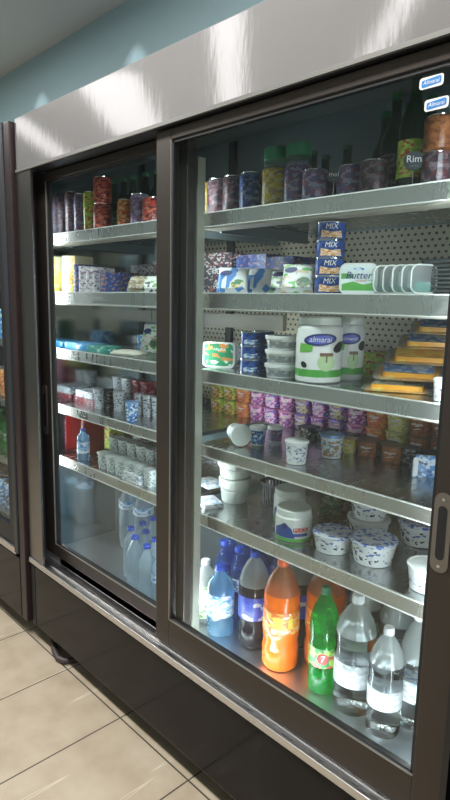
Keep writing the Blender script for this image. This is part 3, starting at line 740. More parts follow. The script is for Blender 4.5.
# fourth shelf: back block of dessert cups two high
z = SZ[3]+.0005
cols = ['lime', 'lime', 'peach', 'pink', 'magenta', 'pink', 'violet', 'magenta', 'violet', 'pink', 'peach', 'vanilla', 'brown', 'brown']
nm = {'lime': 'lime green', 'peach': 'peach orange', 'pink': 'pink', 'magenta': 'magenta', 'violet': 'violet', 'vanilla': 'pale yellow', 'brown': 'chocolate brown'}
ordw = ('first', 'second', 'third', 'fourth', 'fifth', 'sixth', 'seventh', 'eighth', 'ninth', 'tenth', 'eleventh', 'twelfth', 'thirteenth', 'fourteenth')
def cup(lab, x, y, zz, w, h, k, group, d=None, rz=0, lidm=None, name='dessert_cup'):
    d = d or w; t = thing(name, lab, 'cup', (x, y, zz), rz, group)
    key = 'cup_%s_%.3f_%.3f_%.3f' % (k, w, h, d)
    def b():
        bm = bmesh.new(); c = .25*min(w, d); bm_loft(bm, [(0, w*.80, d*.80, c), (.003, w*.84, d*.84, c), (h*.90, w*.96, d*.96, c)], 3); return bm
    cpart(key, 'pot', b, INK[k], t)
    def l():
        bm = bmesh.new(); c = .22*min(w, d); bm_loft(bm, [(h*.90, w*1.0, d*1.0, c), (h*.94, w*1.02, d*1.02, c), (h, w*.98, d*.98, c)], 3); return bm
    cpart(key+'l'+(lidm.name if lidm else ''), 'lid', l, lidm or M_lidfoil[k], t)
    if k in ('brown', 'vanilla', 'peach', 'pink', 'magenta', 'violet', 'lime'):
        def scr():
            bm = bmesh.new()
            for a, (cx, cz, ww, hh) in enumerate(((-.16, .60, .22, .13), (.02, .56, .24, .16), (.18, .60, .18, .11), (0, .36, .42, .06))):
                bm_patch(bm, ell(w*ww, h*hh, 8, .2, w*cx, h*cz), 0, d*.47, 1)
            return bm
        cpart(key+'w', 'script', scr, mat('cup_script', (.62, .55, .50), .4), t)
M_lidfoil = {}
for k, c in (('lime', (.3, .42, .1)), ('peach', (.62, .25, .08)), ('pink', (.5, .2, .35)), ('magenta', (.4, .12, .3)), ('violet', (.2, .12, .35)), ('vanilla', (.5, .46, .2)), ('brown', (.16, .08, .05)),
             ('darkcup', (.05, .05, .06)), ('whitecup', (.6, .62, .64)), ('bluecup', (.2, .35, .6)), ('creamcup', (.55, .6, .62)), ('watercup', (.6, .65, .66)), ('reddark', (.3, .05, .06)), ('purple', (.2, .12, .3))):
    M_lidfoil[k] = mat('foil_'+k, c, .3, .4)
n = len(cols); xs0, xs1 = -1.575, -.700
for i in range(n):
    x = xs0 + (xs1-xs0)*i/(n-1)
    for tier in range(2):
        cup('%s dessert cup, %s tier, %s along the back row from the centre upright' % (nm[cols[i]], ('lower', 'upper')[tier], ordw[i]), x, .482, z+tier*.0535, .064, .053, cols[i], 'stacked dessert cups at the back', .058, 0)
for i in range(7, n):
    x = xs0 + (xs1-xs0)*i/(n-1)
    cup('low dark dessert cup in the middle row, %s along from the upright' % ordw[i], x, .418, z, .056, .030, 'darkcup', 'low dessert cups in the middle row', .058, 0, M_lidfoil['darkcup'])
# the front row
x, y, r, h = cyl(227, 248, 430, 450, z)
t = thing('yogurt_cup', 'white yogurt cup lying on its side with its lid towards the door', 'cup', (x, y+.012, z+.0335), facing(x, y)+.5); t.rotation_euler = (PI/2, 0, facing(x, y)+.35)
bm = bmesh.new(); lathe(bm, [(.023, -.055), (.029, .0)], 6); part('pot', bm, M_white, t)
bm = bmesh.new(); lathe(bm, [(.0305, 0), (.0315, .001), (.0305, .006), (.026, .0055)], 6); part('lid', bm, M_offw, t)
bm = bmesh.new(); lathe(bm, [(.0247, -.042), (.0288, -.006)], 6, False, False); part('label', bm, INK['whitecup'], t)
def cupfit(lab, x0, x1, yt, yb, k, name='yogurt_cup', lidm=M_white, sx=1, rim=1.07, taper=.84, group='yogurt cups in the front row', lidh=.1, band=(.12, .9), dy=0):
    x, y, r, h = cyl(x0, x1, yt, yb, z)
    return tub(lab, x, y+dy, z, r/rim, h, k, lidm, group, name, 'cup', rim, taper, lidh=lidh, sx=sx, band=band)
cupfit('blue and white yogurt cup beside the fallen cup', 249, 266, 424, 447, 'bluecup')
cupfit('grey-violet yogurt cup next to the blue cup', 267, 283, 424, 444, 'purple')
cupfit('white yogurt cup with black print standing alone at the shelf edge', 284, 308, 437, 466, 'whitecup')
cupfit('pale blue yogurt cup with a brown picture before the violet cups', 319, 343, 431, 460, 'creamcup', lidm=M_lidfoil['bluecup'])
def deskfit(lab, x0, x1, yt, yb, k, d=.055):
    x, y, r, h = cyl(x0, x1, yt, yb, z)
    cup(lab, x, y, z, 2*r*.92, h, k, 'dessert cups in the front row', 2*r*.86, math.radians(20))
deskfit('pale yellow dessert cup in the front row', 341, 357, 436, 454, 'vanilla')
deskfit('chocolate dessert cup in the front row beside the yellow one', 356, 379, 437, 458, 'brown')
deskfit('chocolate dessert cup in the front row before the dark cup', 379, 403, 442, 464, 'brown')
deskfit('dark dessert cup in the front row beside the fallen blue pack', 401, 418, 445, 466, 'darkcup')
x, y = place_base(424, 479, z, .03)
pk = thing('cream_pack', 'blue and white pack leaning at the shelf end by the door frame', 'pack', (x, y, z), math.radians(35))
bm = bmesh.new(); bm_loft(bm, [(0, .062, .034, .006), (.030, .058, .028, .006), (.050, .052, .010, .004)], 3); part('wrapper', bm, INK['bluecup'], pk)
bm = bmesh.new(); bm_patch(bm, rrect(.012, .046, .004, 3), 0, .0178, 2, -.024, .025); part('white_edge', bm, M_white, pk)

# fifth shelf
z = SZ[4]+.0005
for i, (dx, lab) in enumerate(((0, 'folded white printed sheet, lower one beside the bucket'), (1, 'folded white printed sheet, upper one beside the bucket'))):
    x, y = place_base(207, 509-i*14, z, .03)
    t = thing('folded_sheet', lab, 'paper pack', (x+.0, y+.01, z+i*.021), math.radians(-20+i*12), 'folded sheets beside the bucket')
    bm = bmesh.new(); bm_loft(bm, [(0, .075, .06, .004), (.006, .08, .064, .006), (.014, .075, .058, .006), (.018, .055, .045, .006, -.006, .003)], 3); part('sheet', bm, INK['paper'], t)
x, y, r, h = cyl(216, 248, 484, 506, z)
def bucket(lab, zz, hh, rr, lm, lidlab=None):
    t = thing('yogurt_bucket', lab, 'bucket', (x, y+.01, zz), facing(x, y), 'stacked yogurt buckets')
    bm = bmesh.new(); lathe(bm, [(rr*.82, 0), (rr*.86, .003), (rr*.97, hh*.82), (rr, hh*.84), (rr, hh*.88)], 7); part('body', bm, M_offw, t)
    bm = bmesh.new(); lathe(bm, [(rr*1.04, hh*.86), (rr*1.06, hh*.87), (rr*1.06, hh*.96), (rr*.98, hh), (rr*.94, hh*.98)], 7); part('lid', bm, lm, t)
    bm = bmesh.new(); bm_tube(bm, [(rr*1.04*math.cos(a), -rr*1.04*math.sin(a), hh*.82 - hh*.32*math.sin(a)) for a in [PI*k/14 for k in range(15)]], .0018, 6); part('handle', bm, M_white, t)
bucket('milky white bucket standing on the fifth shelf under another', z, .076, r*.95, M_offw)
bucket('milky bucket with a grey-green lid, stacked on the lower bucket', z+.0765, .060, r*1.05, M_greycap)
# basket with vertical slots
bx, by = onD(262, 500, 1.27).x, .25
t = thing('slotted_basket', 'small dark slotted basket between the bucket and the white jars', 'basket', (bx, by, z), 0)
bm = bmesh.new(); R_ = .048
bm_loft(bm, [(0, 2*R_*.85, 2*R_*.7, .02), (.004, 2*R_*.87, 2*R_*.72, .02)], 4)
for k in range(24):
    a = 2*PI*k/24; cx, cy = R_*math.cos(a), R_*.82*math.sin(a)
    bm_box(bm, cx*.88-.0018, cx*.88+.0018, cy*.88-.0018, cy*.88+.0018, .002, .070)
part('cage', bm, mat('dark_grey_plastic', (.10, .11, .12), .5), t, smooth=False)
bm = bmesh.new(); bm_loft(bm, [(.066, 2*R_*.92, 2*R_*.78, .03), (.076, 2*R_, 2*R_*.84, .03)], 4, False, False); part('rim', bm, mat('dark_grey_plastic', (.10, .11, .12), .5), t)
carton('blue carton standing behind the slotted basket', onD(290, 480, 1.36).x, .38, z, .05, .05, .11, 'bluecan', None, 0, 'carton', 'carton')
carton('white carton standing between the bucket and basket, rear row', onD(268, 470, 1.4).x, .43, z, .035, .05, .12, 'paper', None, 0, 'carton', 'carton')
def bigjar(lab, x0, x1, yt, yb, dy=0):
    x, y, r, h = cyl(x0, x1, yt, yb, z); y += dy
    t = thing('spread_jar', lab, 'jar', (x, y, z), facing(x, y), 'large white spread jars')
    bm = bmesh.new(); lathe(bm, [(r*.93, 0), (r, .004), (r, h*.74), (r*.90, h*.80)], 7); part('body', bm, M_white, t)
    bm = bmesh.new(); lathe(bm, [(r*.93, h*.80), (r*.95, h*.81), (r*.95, h*.97), (r*.88, h), (r*.82, h*.985)], 7); part('lid', bm, M_offw, t)
    bm = bmesh.new(); lathe(bm, [(r*1.005, h*.03), (r*1.005, h*.13)], 7, False, False); part('label', bm, mat('label_green', (.08, .38, .06), .4), t, 'green label foot')
    bm = bmesh.new(); bm_patch(bm, [(-r*1.2, h*.15), (r*.1, h*.15), (-r*.1, h*.45), (-r*.45, h*.62), (-r*1.2, h*.40)], r, .0009, 4); part('blue_field', bm, mat('label_blue', (.02, .07, .30), .4), t)
    bm = bmesh.new(); bm_patch(bm, rrect(r*.85, h*.14, .002, 2), r, .0009, 3, r*.42, h*.42); part('red_field', bm, M_txtr, t)
    bm = bmesh.new(); bm_patch(bm, rrect(r*.85, h*.10, .002, 2), r, .0009, 3, r*.42, h*.26); part('blue_field', bm, mat('label_blue', (.02, .07, .30), .4), t)
    bm = bmesh.new(); bm_patch(bm, ell(r*.3, h*.2, 12, .3, -r*.5, h*.52), r, .0015, 3); part('figure_mark', bm, M_txtn, t)
    link('lettering', text_mesh('PUCK', r*.30, M_txtw, r, .0016, 0, r*.42, h*.42), t)
bigjar('large white jar with blue, red and green label at the shelf front', 275.5, 312.5, 502, 546)
bigjar('large white jar with blue label tucked behind the front one', 270, 302, 484, 526)
def lab_tub(lab, x0, x1, yt, yb, zz=None, lidm=None, base=None):
    zz = z if zz is None else zz
    x, y, r, h = cyl(x0, x1, yt, yb, zz)
    t = tub(lab, x, y, zz, r/1.06, h, 'labneh', INK['labnehlid'], 'round white labneh tubs', 'labneh_tub', 'tub', 1.06, .84, lidh=.12, band=(.14, .86))
    return x, y, r, h
lab_tub('white labneh tub with blue print beside the large front jar', 305, 346, 524, 558)
lab_tub('white labneh tub with a cow print at the middle of the shelf edge', 344, 391, 530, 571)
x, y, r, h = cyl(342, 385, 515, 545, z)
tub('white labneh tub behind the middle one, carrying another tub', x, y+.01, z, r/1.06, .052, 'labneh', M_white, 'round white labneh tubs', 'labneh_tub', 'tub', 1.06, .84, lidh=.12)
tub('white labneh tub stacked on top of the rear tub', x, y+.01, z+.0522, r/1.10, .054, 'labneh', M_white, 'round white labneh tubs', 'labneh_tub', 'tub', 1.06, .84, lidh=.12)
lab_tub('white labneh tub with a clear lid by the cabinet side', 385, 428, 512, 549)
x, y, r, h = cyl(405, 445, 556, 597, z)
tub('tall white yogurt tub partly behind the door frame, fifth shelf edge', x, y, z, r/1.06, h, 'whitecup', M_white, None, 'yogurt_tub', 'tub', 1.06, .84, lidh=.08, band=(.3, .6))
for px, D, k, hh, lab in ((318, 1.29, 'darkgreen', .075, 'dark green pack behind the white labneh tubs'), (334, 1.33, 'brownpack', .09, 'brown pack in the rear behind the labneh tubs'), (372, 1.36, 'darkgreen', .08, 'dark green pack at the back, right of the stacked tubs')):
    pack(lab, px, D, .07, hh, .03, k, math.radians(20), -.2, z, name='soft_pack', cat='pack')

# deck, right bay
z = .3705
def bot(lab, x0, x1, yt, yb, shell, liq, cap, labm, fill, labz, name='plastic_bottle', group='large drink bottles on the deck', dy=0, **kw):
    x, y, r, h = cyl(x0, x1, yt, yb, z); y += dy
    r = min(r, .056)
    h = onD((x0+x1)/2, yt, 1+y).z - z
    h = min(h, .338)
    return bottle(lab, x, y, z, r, h, shell, liq, cap, labm, fill, labz, group, name, **kw), x, y, r, h
M_pepsil = printed('ink_cola_label', [(.03, .05, .36), (.05, .09, .5), (.5, .5, .6)], 20, .3, thr=[0, .5, .66])
M_silver = printed('ink_silver_label', [(.40, .42, .43), (.30, .32, .33), (.48, .50, .51)], 30, .3, thr=[0, .5, .6])
M_orlab = printed('ink_orange_label', [(.88, .20, .04), (.92, .50, .10), (.85, .75, .6)], 28, .35, thr=[0, .50, .66])
M_grlab = printed('ink_green_label', [(.03, .30, .08), (.45, .65, .12), (.6, .1, .08)], 24, .35, thr=[0, .52, .68])
M_orcap = mat('orange_cap', (.85, .14, .03), .35)
MILKPROF = [(.8, 0), (1, .03), (1, .18), (.9, .30), (.88, .42), (1, .55), (1, .70), (.82, .80), (.45, .88), (.36, .93), (.34, .96)]
def bot_at(lab, x, y, r, h, *a, group='large drink bottles on the deck', **kw):
    return bottle(lab, x, y, z, r, h, a[0], a[1], a[2], a[3], a[4], a[5], group, 'plastic_bottle', **kw)
o, x, y, r, h = bot('pale blue drink bottle with a blue cap beside the centre upright', 206, 233, 564, 646, M_petblue, None, M_blueM, INK['drinklabel'], 1, (.30, .62), group=None, prof=MILKPROF, capr=.42)
bot_at('green and white drink bottle behind the pale blue bottle', -1.262, .135, .034, .20, M_petfrost, None, M_capw, INK['whitegreen'], 1, (.1, .62), group=None, prof=MILKPROF, capr=.42)
o, x, y, r, h = bot('cola bottle with a dark blue label beside the pale blue bottle', 237, 268, 549, 651, M_petfrost, M_cola, M_blueM, M_pepsil, .66, (.32, .56))
o, x, y, r, h = bot('orange soda bottle with an orange label, nearest the glass', 261, 297, 556, 674, M_petor, M_orange, M_orcap, M_orlab, .70, (.36, .56))
bm = bmesh.new(); bm_patch(bm, rrect(r*.5, h*.13, .004, 3), r*1.012, .001, 3, -.01, h*.46); bm_patch(bm, rrect(r*.3, h*.09, .004, 3), r*1.012, .001, 3, r*.55, h*.47); part('label_mark', bm, mat('yellow_ink', (.9, .6, .1), .4), o)
link('lettering', text_mesh('MIRINDA', .014, M_txtw, r*1.012, .002, .1, 0, h*.40), o)
bot_at('orange soda bottle standing behind, between the front orange and green', -.89, .253, .054, .305, M_petor, M_orange, M_orcap, M_orlab, .70, (.36, .56))
o, x, y, r, h = bot('green lemon soda bottle with a round red mark', 306.5, 335, 584, 697, M_petgreen, None, M_green, M_grlab, 1, (.28, .46))
bm = bmesh.new(); bm_patch(bm, ell(.030, .030, 18, 0, 0, h*.37), r*1.012, .001, 3); part('label_mark', bm, M_txtr, o)
link('lettering', text_mesh('7', .026, M_txtw, r*1.012, .002, 0, 0, h*.37), o)
bot('clear soda bottle with a silver label beside the green one', 331, 371, 591, 719, M_petfrost, M_water, M_capw, M_silver, .68, (.26, .46))
bot_at('clear soda bottle with a silver label, lowest in view by the glass', -.632, .141, .040, .262, M_petfrost, M_water, M_capw, M_silver, .68, (.28, .46))
bot_at('clear soda bottle with a pale label next to the door frame', -.597, .213, .037, .285, M_petfrost, M_water, M_capw, INK['paper'], .60, (.26, .44))
bot_at('clear soda bottle standing behind the two silver-labelled ones', -.685, .282, .050, .30, M_petfrost, M_water, M_capw, M_silver, .68, (.28, .46))
bot_at('cola bottle at the back between the orange bottles', -1.005, .280, .050, .30, M_petfrost, M_cola, M_redM, M_pepsil, .66, (.32, .56))
bot_at('clear soda bottle at the back behind the green one', -.788, .288, .045, .30, M_petfrost, M_water, M_capw, M_silver, .68, (.28, .46))
# blue water bottles at the rear
M_waterb = clear('blue_tinted_bottle', (.30, .50, .85), 1.45, .05, .30, (.10, .22, .60))
WP = [(.85, 0), (1, .03), (1, .22), (.9, .27), (1, .32), (1, .62), (.9, .72), (.5, .84), (.36, .90), (.34, .94)]
k = 0
for j, xs_ in ((0, (-1.318, -1.250, -1.182, -1.114)), (1, (-1.284, -1.216))):
    for i, xx in enumerate(xs_):
        bottle('blue tinted water bottle, %s in the %s row behind the soda' % (ordw[i], ('rear', 'nearer')[j]), xx, .305-j*.064, z, .031, .235, M_waterb, None, M_blueM, INK['bluecup'], labz=(.42, .60), group='blue water bottles at the back of the deck', name='water_bottle', prof=WP, capr=.46)

# ================================================================== LEFT BAY
z = SZ[0]+.0005
G = 'cans and bottles on the top shelf of the far bay'
LB = [(54, 1.12, 'orange', .115, .028, 'orange can at the outer end of the far top shelf'),
      (64, 1.14, 'yellow', .11, .026, 'yellow can second from the outer end, far top shelf'),
      (72, 1.13, 'darkcan', .11, .028, 'dark can with pale print, far top shelf'),
      (82, 1.13, 'purple', .10, .028, 'purple can under the yellow-capped bottle, far top shelf'),
      (92, 1.14, 'lime', .10, .027, 'green-yellow can beside the red cans, far top shelf'),
      (103, 1.13, 'redcan', .085, .031, 'red can, lower of the pair stacked on the far top shelf'),
      (126, 1.15, 'orange', .08, .028, 'orange can between green bottles, far top shelf'),
      (140, 1.14, 'purple', .085, .030, 'purple can near the door stile, far top shelf'),
      (152, 1.14, 'redcan', .07, .030, 'dark red can against the door stile, far top shelf')]
for px, D, kk, hh, rr, lab in LB: can(lab, X(px, D, 225), D-1, z, rr, hh*(1.38 if px < 95 else 1.12 if px > 110 else 1), kk, G)
can('red can, upper of the pair stacked on the far top shelf', X(103, 1.13, 225), .13, z+.0855, .031, .085, 'redcan', G)
jar('small yellow-capped jar behind the purple can, far top shelf', 80, 1.22, 'purple', .155, .024, mat('yellow_cap', (.8, .6, .08), .4), z, None)
can('dark blue can in the rear of the far top shelf', X(68, 1.24, 225), .24, z, .031, .13, 'bluecan', G)
can('orange can in the rear of the far top shelf', X(58, 1.24, 225), .24, z, .031, .13, 'orange', G)
for i, px in enumerate((114, 120, 133, 146, 157)):
    gbottle('green glass bottle in the far bay, %s from the red cans' % ordw[i], px, 1.24, .19, INK['darkgreen'], .026, 'green glass bottles in the far bay')
# second shelf
z = SZ[1]+.0005
xa = onD(56, 290, 1.12).x
carton('yellow and white printed box, lower, at the outer end of the second shelf', xa+.012, .14, z, .078, .09, .075, 'yellowbox', 'yellow boxes in the far bay', rz=.2)
carton('pale yellow box stacked on the yellow one at the outer end', xa+.012, .14, z+.0755, .074, .085, .055, 'yellowbox', 'yellow boxes in the far bay', rz=.15, side=mat('cream_card', (.75, .68, .42), .5))
for i, (px, kk, w, hh, D, lab) in enumerate(((76, 'navybox', .03, .098, 1.13, 'thin navy packet standing beside the yellow boxes'), (84, 'whitebox', .035, .09, 1.13, 'white packet standing beside the navy packet'),
        (93, 'whitebox', .05, .085, 1.15, 'white printed box before the dark boxes, far second shelf'), (105, 'brownpack', .05, .075, 1.18, 'brown box in the far second shelf middle'),
        (115, 'navybox', .06, .065, 1.15, 'navy box in the middle of the far second shelf'), (126, 'darkbox', .05, .07, 1.22, 'dark box behind the navy one, far second shelf'))):
    carton(lab, onD(px, 285, D).x, D-1, z, w, .09, hh, kk, 'boxes on the far second shelf', rz=.1)
for i, (px, kk, D, lab) in enumerate(((136, 'brownpack', 1.14, 'brown soft pack lying near the door stile'), (146, 'whitepack', 1.13, 'white and brown soft pack near the door stile'), (155, 'brownpack', 1.16, 'brown soft pack against the door stile, rearmost'))):
    pack(lab, px, D, .075, .055, .03, kk, .3, -.5, z, 'soft packs on the far second shelf', 'soft_pack', 'pack')
for i in range(4):
    carton('white box in the back row of the far second shelf, %s in line' % ordw[i], -1.93+i*.13, .42, z, .11, .10, .11+.01*(i % 2), ('whitebox', 'darkbox', 'whitebox', 'paper')[i], 'boxes in the far back row')
# third shelf
z = SZ[2]+.0005
xb = onD(74, 352, 1.13).x
carton('flat bright blue box lying at the outer end of the third shelf', onD(77, 352, 1.15).x, .16, z, .17, .09, .022, 'bluebox', 'flat boxes on the far third shelf')
carton('flat dark green box lying beside the blue box', onD(114, 355, 1.13).x, .15, z, .11, .07, .022, 'greenbox', 'flat boxes on the far third shelf', rz=.12)
carton('small light blue box on the rear of the far third shelf', onD(119, 345, 1.40).x, .40, z, .085, .06, .05, 'lightblue', None)
pack('green and white packet leaning back near the door stile', 147, 1.20, .08, .105, .02, 'whitegreen', .45, -.35, z, name='soft_pack', cat='pack', inset='darkgreen')
x, y = place_base(128, 359, z, .03)
t = thing('soft_pack', 'cream coloured soft pack lying flat in front of the green packet', 'pack', (x, y+.01, z+.0), .3)
bm = bmesh.new(); bm_loft(bm, [(0, .11, .07, .01), (.006, .12, .08, .02), (.014, .10, .06, .02), (.017, .06, .03, .012)], 4); part('wrapper', bm, mat('cream_wrap', (.62, .60, .50), .4), t)
carton('dark pack hidden behind the leaning green packet', onD(157, 350, 1.28).x, .28, z, .06, .08, .09, 'darkgreen', None)
# fourth shelf
z = SZ[3]+.0005
G = 'white yogurt cups in the far bay'
q = 0
def fcup(lab, x0, x1, yt, yb, k, dy=0):
    x, y, r, h = cyl(x0, x1, yt, yb, z)
    cup(lab, x, y+dy, z, 2*r*.95, min(h, .075), k, G, None, .3, name='yogurt_cup')
fcup('white yogurt cup standing first in the far fourth shelf row', 94.5, 104, 388, 409, 'whitecup')
fcup('white yogurt cup beside a dark one on the far fourth shelf', 114, 124, 389, 412, 'whitecup')
fcup('dark yogurt cup between the two white ones, far bay', 104.5, 113, 388, 409, 'darkcup')
fcup('blue and white yogurt cup at the edge of the far fourth shelf', 126, 138, 400, 423, 'bluecup')
for i, px in enumerate((139.5, 148, 156.5)):
    fcup('white yogurt cup by the door stile, %s of three' % ordw[i], px-4.5, px+4.5, 389+i, 415+i*2, 'whitecup')
for i, px in enumerate((120, 129, 139, 148)):
    D = 1.30; k_ = ('whitecup', 'whitecup', 'reddark', 'reddark')[i]
    for tr_ in range(2):
        cup('%s yogurt cup in the far back block, %s tier, %s in line' % (('white' if i < 2 else 'dark red'), ('lower', 'upper')[tr_], ordw[i]), onD(px, 385, D).x, .30, z+tr_*.0505, .052, .05, k_, 'stacked cups in the far back block', name='yogurt_cup')
for i in range(2):
    carton('flat white tray of small pots, %s at the outer end' % ('lower', 'upper')[i], onD(72, 385, 1.22).x, .25, z+i*.026, .15-.02*i, .10, .025, ('reddark', 'whitecup')[i], 'flat trays in the far bay', name='pot_tray', cat='tray')
# fifth shelf
z = SZ[4]+.0005
x, y, r, h = cyl(77.5, 90, 427, 462, z)
bottle('pale blue drink bottle standing alone at the outer end', x, y, z, r, min(h, .165), M_petblue, None, M_blueM, INK['drinklabel'], labz=(.25, .6), name='drink_bottle', prof=MILKPROF, capr=.42)
carton('narrow red box beside the pale blue bottle', onD(93, 460, 1.20).x, .20, z, .018, .09, .14, 'reddark', None, side=mat('red_card', (.45, .03, .03), .4))
carton('yellow-green packet behind the shrink-wrapped cups', onD(104, 450, 1.26).x, .26, z, .11, .05, .125, 'lime', None, rz=.25, side=mat('moss_card', (.10, .15, .05), .5))
for rrow in range(2):
    for i in range(6):
        p = onZ(103.5+i*7.2, 477+i*1.6, z)
        xx, yy = p.x-.03*rrow, .130+.050*rrow
        xx = -1.805+i*.056
        cup('small sealed water cup, %s in the %s row of the wrapped set' % (ordw[i], ('front', 'rear')[rrow]), xx, yy, z, .048, .058, 'watercup', 'sealed water cups on the far shelf', None, 0, name='water_cup')
for i in range(6):
    cup('small sealed water cup, %s in the raised rear row' % ordw[i], -1.805+i*.056, .18, z+.0585, .048, .05, 'watercup', 'raised water cups on the far shelf', None, 0, name='water_cup')
carton('flat white printed card tray lying before the water cups', -1.60, .108, z, .10, .02, .028, 'paper', None, name='card_tray', cat='tray')
bottle('blue-labelled drink bottle half hidden by the door stile', onD(159.5, 470, 1.14).x, .14, z, .024, .15, M_petfrost, None, M_capw, INK['drinklabel'], labz=(.25, .6), name='drink_bottle', prof=MILKPROF, capr=.42)
# deck, water bottles
z = .3705
M_wb = clear('water_bottle_plastic', (.84, .92, .96), 1.5, .05, .38, (.72, .84, .92))
caps = [(131, 528), (140, 524), (135, 537), (140, 533), (153, 518), (155, 539), (148, 545), (158, 550), (156, 562)]
pts = []
for i, (px, py) in enumerate(caps):
    p = onZ(px, py, z+.178); X_, Y_ = p.x, max(p.y, .098)
    X_ *= (1+Y_)/(1+p.y); R0 = X_/(1+Y_)
    for _ in range(30):                       # nudge apart so that no two bottles share a place
        for a, b_ in pts:
            dx, dy = X_-a, Y_-b_; d = math.hypot(dx, dy)
            if d < .061 and d > 0: X_ += dx/d*(.062-d); Y_ += dy/d*(.062-d)
        Y_ = min(max(Y_, .098), .31)
    pts.append((X_, Y_))
    bottle('small water bottle with a blue cap, %s of the cluster by the door stile' % ('outermost', 'second', 'third', 'fourth', 'rearmost', 'sixth', 'seventh', 'eighth', 'frontmost')[i], X_, Y_, z, .029, .183, M_wb, None, M_blueM, INK['drinklabel'] if i % 2 else None, labz=(.42, .56), group='small water bottles on the far deck', name='water_bottle', prof=WP, capr=.46)
BW = [(.9, 0), (1, .02), (1, .30), (.94, .34), (1, .38), (1, .66), (.9, .76), (.5, .88), (.36, .93), (.34, .95)]
for i, (px, py) in enumerate(((137, 500), (150, 504))):
    p = onZ(px, py, z+.295)
    Y_ = .30
    X_ = onD(px, py, 1.30).x
    for a, b_ in pts:
        pass
    bottle('large water bottle with a blue and white label at the back, %s' % ('outer one', 'inner one')[i], X_, .285+.0*i, z, .040, .262, M_wb, None, M_blueM, INK['drinklabel'], labz=(.62, .74), group='large water bottles at the back of the far deck', name='water_bottle', prof=BW, capr=.40)

# ================================================================== neighbouring refrigerators
def neighbour():
    t = thing('tall_refrigerator', 'dark framed glass refrigerator standing at the far side of the steel-topped one', 'refrigerator', (0, 0, 0))
    x1 = -2.120; x0 = -3.3
    fpart('side_panel', [(x1-.045, x1, -.045, .68, .068, 1.965)], M_trim, par=t, bev=.003)
    fpart('side_panel', [(x0, x0+.045, -.045, .68, .068, 1.965)], M_trim, par=t)
    fpart('corner_trim', [(x1-.085, x1-.052, -.050, -.02, .34, 1.970)], M_nframe, par=t, bev=.003)
    fpart('cornice', [(x0+.045, x1-.045, -.04, .68, 1.90, 1.965)], M_nframe, par=t)
    fpart('back_panel', [(x0+.045, x1-.045, .60, .66, .07, 1.9)], M_liner, par=t)
    fpart('kick_panel', [(x0+.045, x1-.05, -.045, .0, .068, .325)], M_black, 'glossy black lower panel', par=t, bev=.003)
    fpart('sill', [(x0+.045, x1-.086, -.047, .03, .328, .356)], M_sill, par=t, bev=.002)
    d = fpart('glass_door', [(x1-.15, x1-.09, -.035, -.005, .36, 1.89), (x0+.05, x0+.11, -.035, -.005, .36, 1.89), (x0+.11, x1-.15, -.035, -.005, .36, .43), (x0+.11, x1-.15, -.035, -.005, 1.83, 1.89)], M_gask, par=t)
    fpart('glass_pane', [(x0+.11, x1-.15, -.023, -.018, .43, 1.83)], M_glass, par=d)
    for zz in (.40, .66, .92, 1.18, 1.42, 1.64):
        s = fpart('shelf', [(x0+.06, x1-.10, .05, .55, zz-.012, zz)], M_shelf, par=t)
        fpart('price_rail', [(x0+.06, x1-.10, .044, .05, zz-.03, zz+.001)], M_rail, par=s)
    bm = bmesh.new(); lathe(bm, [(.010, .45), (.010, 1.82)], 3, cx=x1-.075, cy=.02); part('led_tube', bm, M_led, t)
    for (ya) in (.05, .5):
        bm = bmesh.new(); lathe(bm, [(.026, 0), (.026, .014), (.012, .02), (.012, .07)]); bmesh.ops.translate(bm, verts=bm.verts, vec=(x1-.022, ya, 0)); part('foot', bm, mat('green_rubber', (.10, .30, .22), .5) if ya < .1 else M_gask, t, 'green rubber foot' if ya < .1 else None)
neighbour()
for zz, lv, kk in ((.40, 'lowest', ('bluecup', 'lightblue', 'drinklabel')), (.66, 'second', ('darkgreen', 'lime', 'darkgreen')), (.92, 'third', ('orange', 'whitebox', 'peach')), (1.18, 'fourth', ('lightblue', 'bluebox', 'whitebox')), (1.42, 'fifth', ('whitebox', 'whitecup', 'pink'))):
    for i in range(3):
        w = ('next to the side panel', 'second from the side panel', 'third from the side panel')[i]
        if zz == .66:
            bottle('green bottle %s, %s shelf of the dark fridge' % (w, lv), -2.55-i*.09, .10, zz+.0005, .032, .19, M_petgreen, None, M_green, INK['darkgreen'], labz=(.3, .5), name='soda_bottle', prof=WP, capr=.42, group='green bottles in the dark fridge')
        else:
            can('%s can %s, %s shelf of the dark fridge' % ({'orange': 'orange', 'whitebox': 'white', 'peach': 'peach', 'lightblue': 'light blue', 'bluebox': 'blue', 'whitecup': 'white speckled', 'pink': 'pink', 'bluecup': 'blue and white', 'drinklabel': 'pale blue'}[kk[i]], w, lv), -2.55-i*.09, .10, zz+.0005, .033, .125, kk[i], 'cans in the dark fridge')
t = thing('dark_refrigerator', 'black side of the next refrigerator, a sliver by the handle stile', 'refrigerator', (0, 0, 0))
fpart('side_panel', [(-.384, -.34, -.045, .68, .07, 1.79)], M_trim, par=t, bev=.012)
fpart('body', [(-.34, .45, -.02, .68, .07, 1.79)], M_black, par=t)
for xa in (-.36, .40):
    for ya in (.03, .6):
        bm = bmesh.new(); lathe(bm, [(.022, 0), (.022, .014), (.012, .02), (.012, .07)]); bmesh.ops.translate(bm, verts=bm.verts, vec=(xa, ya, 0)); part('foot', bm, M_gask, t)
